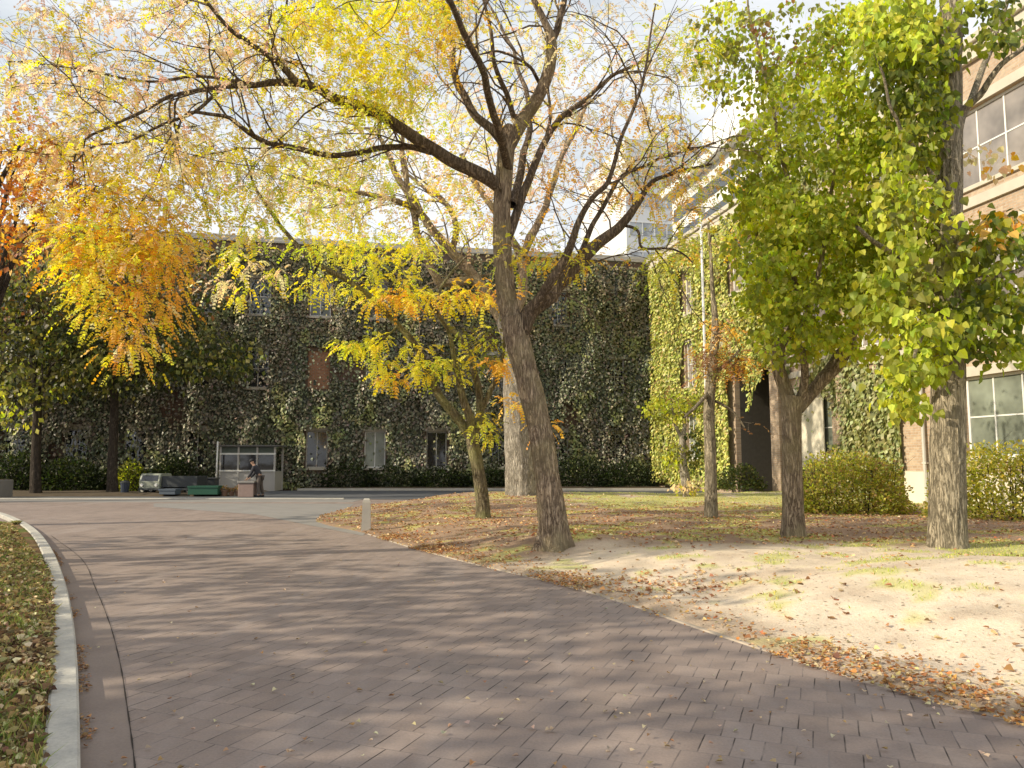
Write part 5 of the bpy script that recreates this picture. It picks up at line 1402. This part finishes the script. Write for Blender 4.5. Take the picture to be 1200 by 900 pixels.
# band along the paving edge
def along(line, n, off_mu, off_sd):
    L = np.concatenate([[0], np.cumsum(np.hypot(*np.diff(line, axis=0).T))]); t = rng.uniform(0, L[-1], n)
    px_ = np.interp(t, L, line[:, 0]); py_ = np.interp(t, L, line[:, 1])
    tn = norm(np.gradient(line, axis=0)); nx = np.interp(t, L, -tn[:, 1]); ny = np.interp(t, L, tn[:, 0])
    o_ = rng.normal(off_mu, off_sd, n); return px_ + nx * o_, py_ + ny * o_, t
es = edge_s[8:]
x, y, t_ = along(es, 9000, 0, .0)
tn = norm(np.gradient(es, axis=0))
side_in = lawn_h(np.array([es[30][0] - tn[30][1] * .5]), np.array([es[30][1] + tn[30][0] * .5]))[1][0] > 0
sg = 1 if side_in else -1
x, y, t_ = along(es, 9500, sg * .10, .30)
m = rng.uniform(0, 1, len(x)) < .12 + .9 * sstep(.5, .72, vnoise(t_ * .9, t_ * 0, seed=8)); x, y = x[m], y[m]
h, d = lawn_h(x, y); z = np.where(d > 0, h, .01)
m = (d > -.12); x, y, z = x[m], y[m], z[m]
cc = jitter_cols(pickcol([(.50, .27, .10), (.42, .18, .07), (.55, .38, .18), (.34, .17, .08), (.60, .46, .26)], [3, 2, 2, 2, 2], len(x)), len(x), .3)
litter('edge_leaves', x, y, z, cc, 'orange brown leaves drifted along the paving edge', .018, .046)
# twigs and crumbs on the bare earth
n = 5200; yy_ = 1 / rng.uniform(1 / 16, 1 / 4.5, n); x = rng.uniform(.0, .8, n) * yy_; y = yy_; h, d = lawn_h(x, y); m = d > .05; x, y, h = x[m], y[m], h[m]; n = len(x)
aa = rng.uniform(0, 2 * PI, n); Lt = rng.uniform(.008, .05, n) * np.where(rng.uniform(0, 1, n) < .06, 3, 1); p0_ = np.stack([x, y, h + .004], -1); dr0 = np.stack([np.cos(aa), np.sin(aa), rng.uniform(-.05, .12, n)], -1); sd0 = np.stack([-np.sin(aa), np.cos(aa), np.full(n, .5)], -1) * (.003 + .08 * Lt[:, None] * (Lt[:, None] < .05))
V = np.stack([p0_, p0_ + dr0 * Lt[:, None] * .5 + sd0, p0_ + dr0 * Lt[:, None], p0_ + dr0 * Lt[:, None] * .5 - sd0 * .6], 1).reshape(-1, 3)
o = mesh_np('twig_litter', V, np.arange(n * 4), np.full(n, 4), M_litter, fcol=jitter_cols(pickcol([(.20, .14, .09), (.34, .25, .17), (.55, .44, .33), (.12, .09, .06)], [3, 3, 2, 2], n), n, .3)); tag(o, 'small twigs and crumbs strewn over the bare earth bank', 'twigs', kind='stuff')
# on the paving
n = 520; yy_ = 1 / rng.uniform(1 / 28, 1 / 3.8, n); uu = rng.uniform(-.62, .75, n); x = uu * yy_; y = yy_
h, d = lawn_h(x, y); dvv = verge_h(x, y)[1]; m = (d < -.1) & (dvv < -.3); x, y = x[m], y[m]
cc = jitter_cols(pickcol([(.45, .32, .20), (.52, .42, .30), (.35, .22, .12)], [2, 2, 1], len(x)), len(x), .3)
litter('paving_leaves', x, y, np.full(len(x), .004), cc, 'scattered pale leaves on the brick paving', .018, .04, .2)
# left verge: leaves + grass
n = 90000; y = rng.uniform(3.4, 24, n); x = -.72 * y - rng.uniform(-1.4, 1, n) * 1.2 - .3; x = np.maximum(x, -11.9); h, d = verge_h(x, y)
m = (d > 0.0) & (rng.uniform(0, 1, n) < np.clip(9 / y, .45, 1)); x, y, h = x[m], y[m], h[m]
m = rng.uniform(0, 1, len(x)) < .35 + .65 * sstep(.38, .6, fbm(x * 2.2, y * 2.2, seed=36)); x, y, h = x[m], y[m], h[m]
cc = jitter_cols(pickcol([(.50, .37, .17), (.36, .24, .12), (.66, .56, .34), (.20, .12, .07), (.46, .40, .20), (.12, .08, .05)], [3, 3, 2.4, 3, 2, 2], len(x)), len(x), .45)
litter('verge_leaves', x, y, h + rng.uniform(0, .03, len(x)), cc, 'dry yellow brown leaves covering the left verge', .018, .062, .75)
x, y, t_ = along(kl[40:], 2500, -sgn * .03, .025)
m = (y > 3.4) & (y < 14) & (rng.uniform(0, 1, len(x)) < .8 * sstep(.4, .6, vnoise(t_ * 2, t_ * 0, seed=14)))
cc = jitter_cols(pickcol([(.42, .25, .12), (.30, .18, .10)], [1, 1], m.sum()), m.sum(), .3)
litter('gutter_leaves', x[m], y[m], np.full(m.sum(), .006), cc, 'small brown leaf bits collected against the kerb', .012, .03, .3)

def grass(name, x, y, z, cols, label, hmin=.04, hmax=.10, wd=.005):
    n = len(x); a = rng.uniform(0, 2 * PI, n); hh = rng.uniform(hmin, hmax, n)
    bx_ = np.stack([np.cos(a), np.sin(a), np.zeros(n)], -1) * (wd * rng.uniform(.7, 1.4, n))[:, None]
    p = np.stack([x, y, z - .005], -1); ln_ = rng.normal(size=(n, 3)) * .45; ln_[:, 2] = 1
    mid = p + ln_ * (hh * .5)[:, None] * np.array([.6, .6, 1]); tp = p + ln_ * hh[:, None]; tp[:, 2] -= hh * .15
    V = np.stack([p - bx_, p + bx_, mid + bx_ * .7, tp, mid - bx_ * .7], 1).reshape(-1, 3)
    q = np.arange(n * 5).reshape(n, 5)
    o = mesh_np(name, V, q.ravel(), np.full(n, 5), M_grass, fcol=cols); tag(o, label, 'grass', kind='stuff'); return o
n = 40000; y = 3.4 + rng.uniform(0, 1, n) ** 1.5 * 19; x = np.maximum(-.72 * y - rng.uniform(-1.4, 1, n) * 1.2 - .3, -11.9); h, d = verge_h(x, y)
m = (d > 0) & (fbm(x * 1.5, y * 1.5, seed=31) + rng.normal(size=n) * .05 > .43); 
grass('verge_grass', x[m], y[m], h[m], jitter_cols(pickcol([(.28, .34, .09), (.45, .40, .15), (.2, .26, .07)], [3, 2, 2], m.sum()), m.sum()), 'green grass tufts showing through the leaves on the left verge', .05, .14, .004)
n = 110000; x = rng.uniform(1.0, 16, n); y = rng.uniform(7.5, 34, n); h, d = lawn_h(x, y); li, gr, n1, n2 = lawn_masks(x, y)
m = (d > .3) & (rng.uniform(0, 1, n) < gr * .75 * np.where(y > 18, .8, 1)); far = np.where(y[m] > 18, 1.0, 0)
cg = jitter_cols(pickcol([(.46, .50, .12), (.60, .58, .18), (.36, .42, .10), (.66, .60, .30)], [3, 3, 2, 2], m.sum()), m.sum())
grass('lawn_grass', x[m], y[m], h[m], cg, 'thin yellow green grass patches on the lawn', .02, .06, .006)
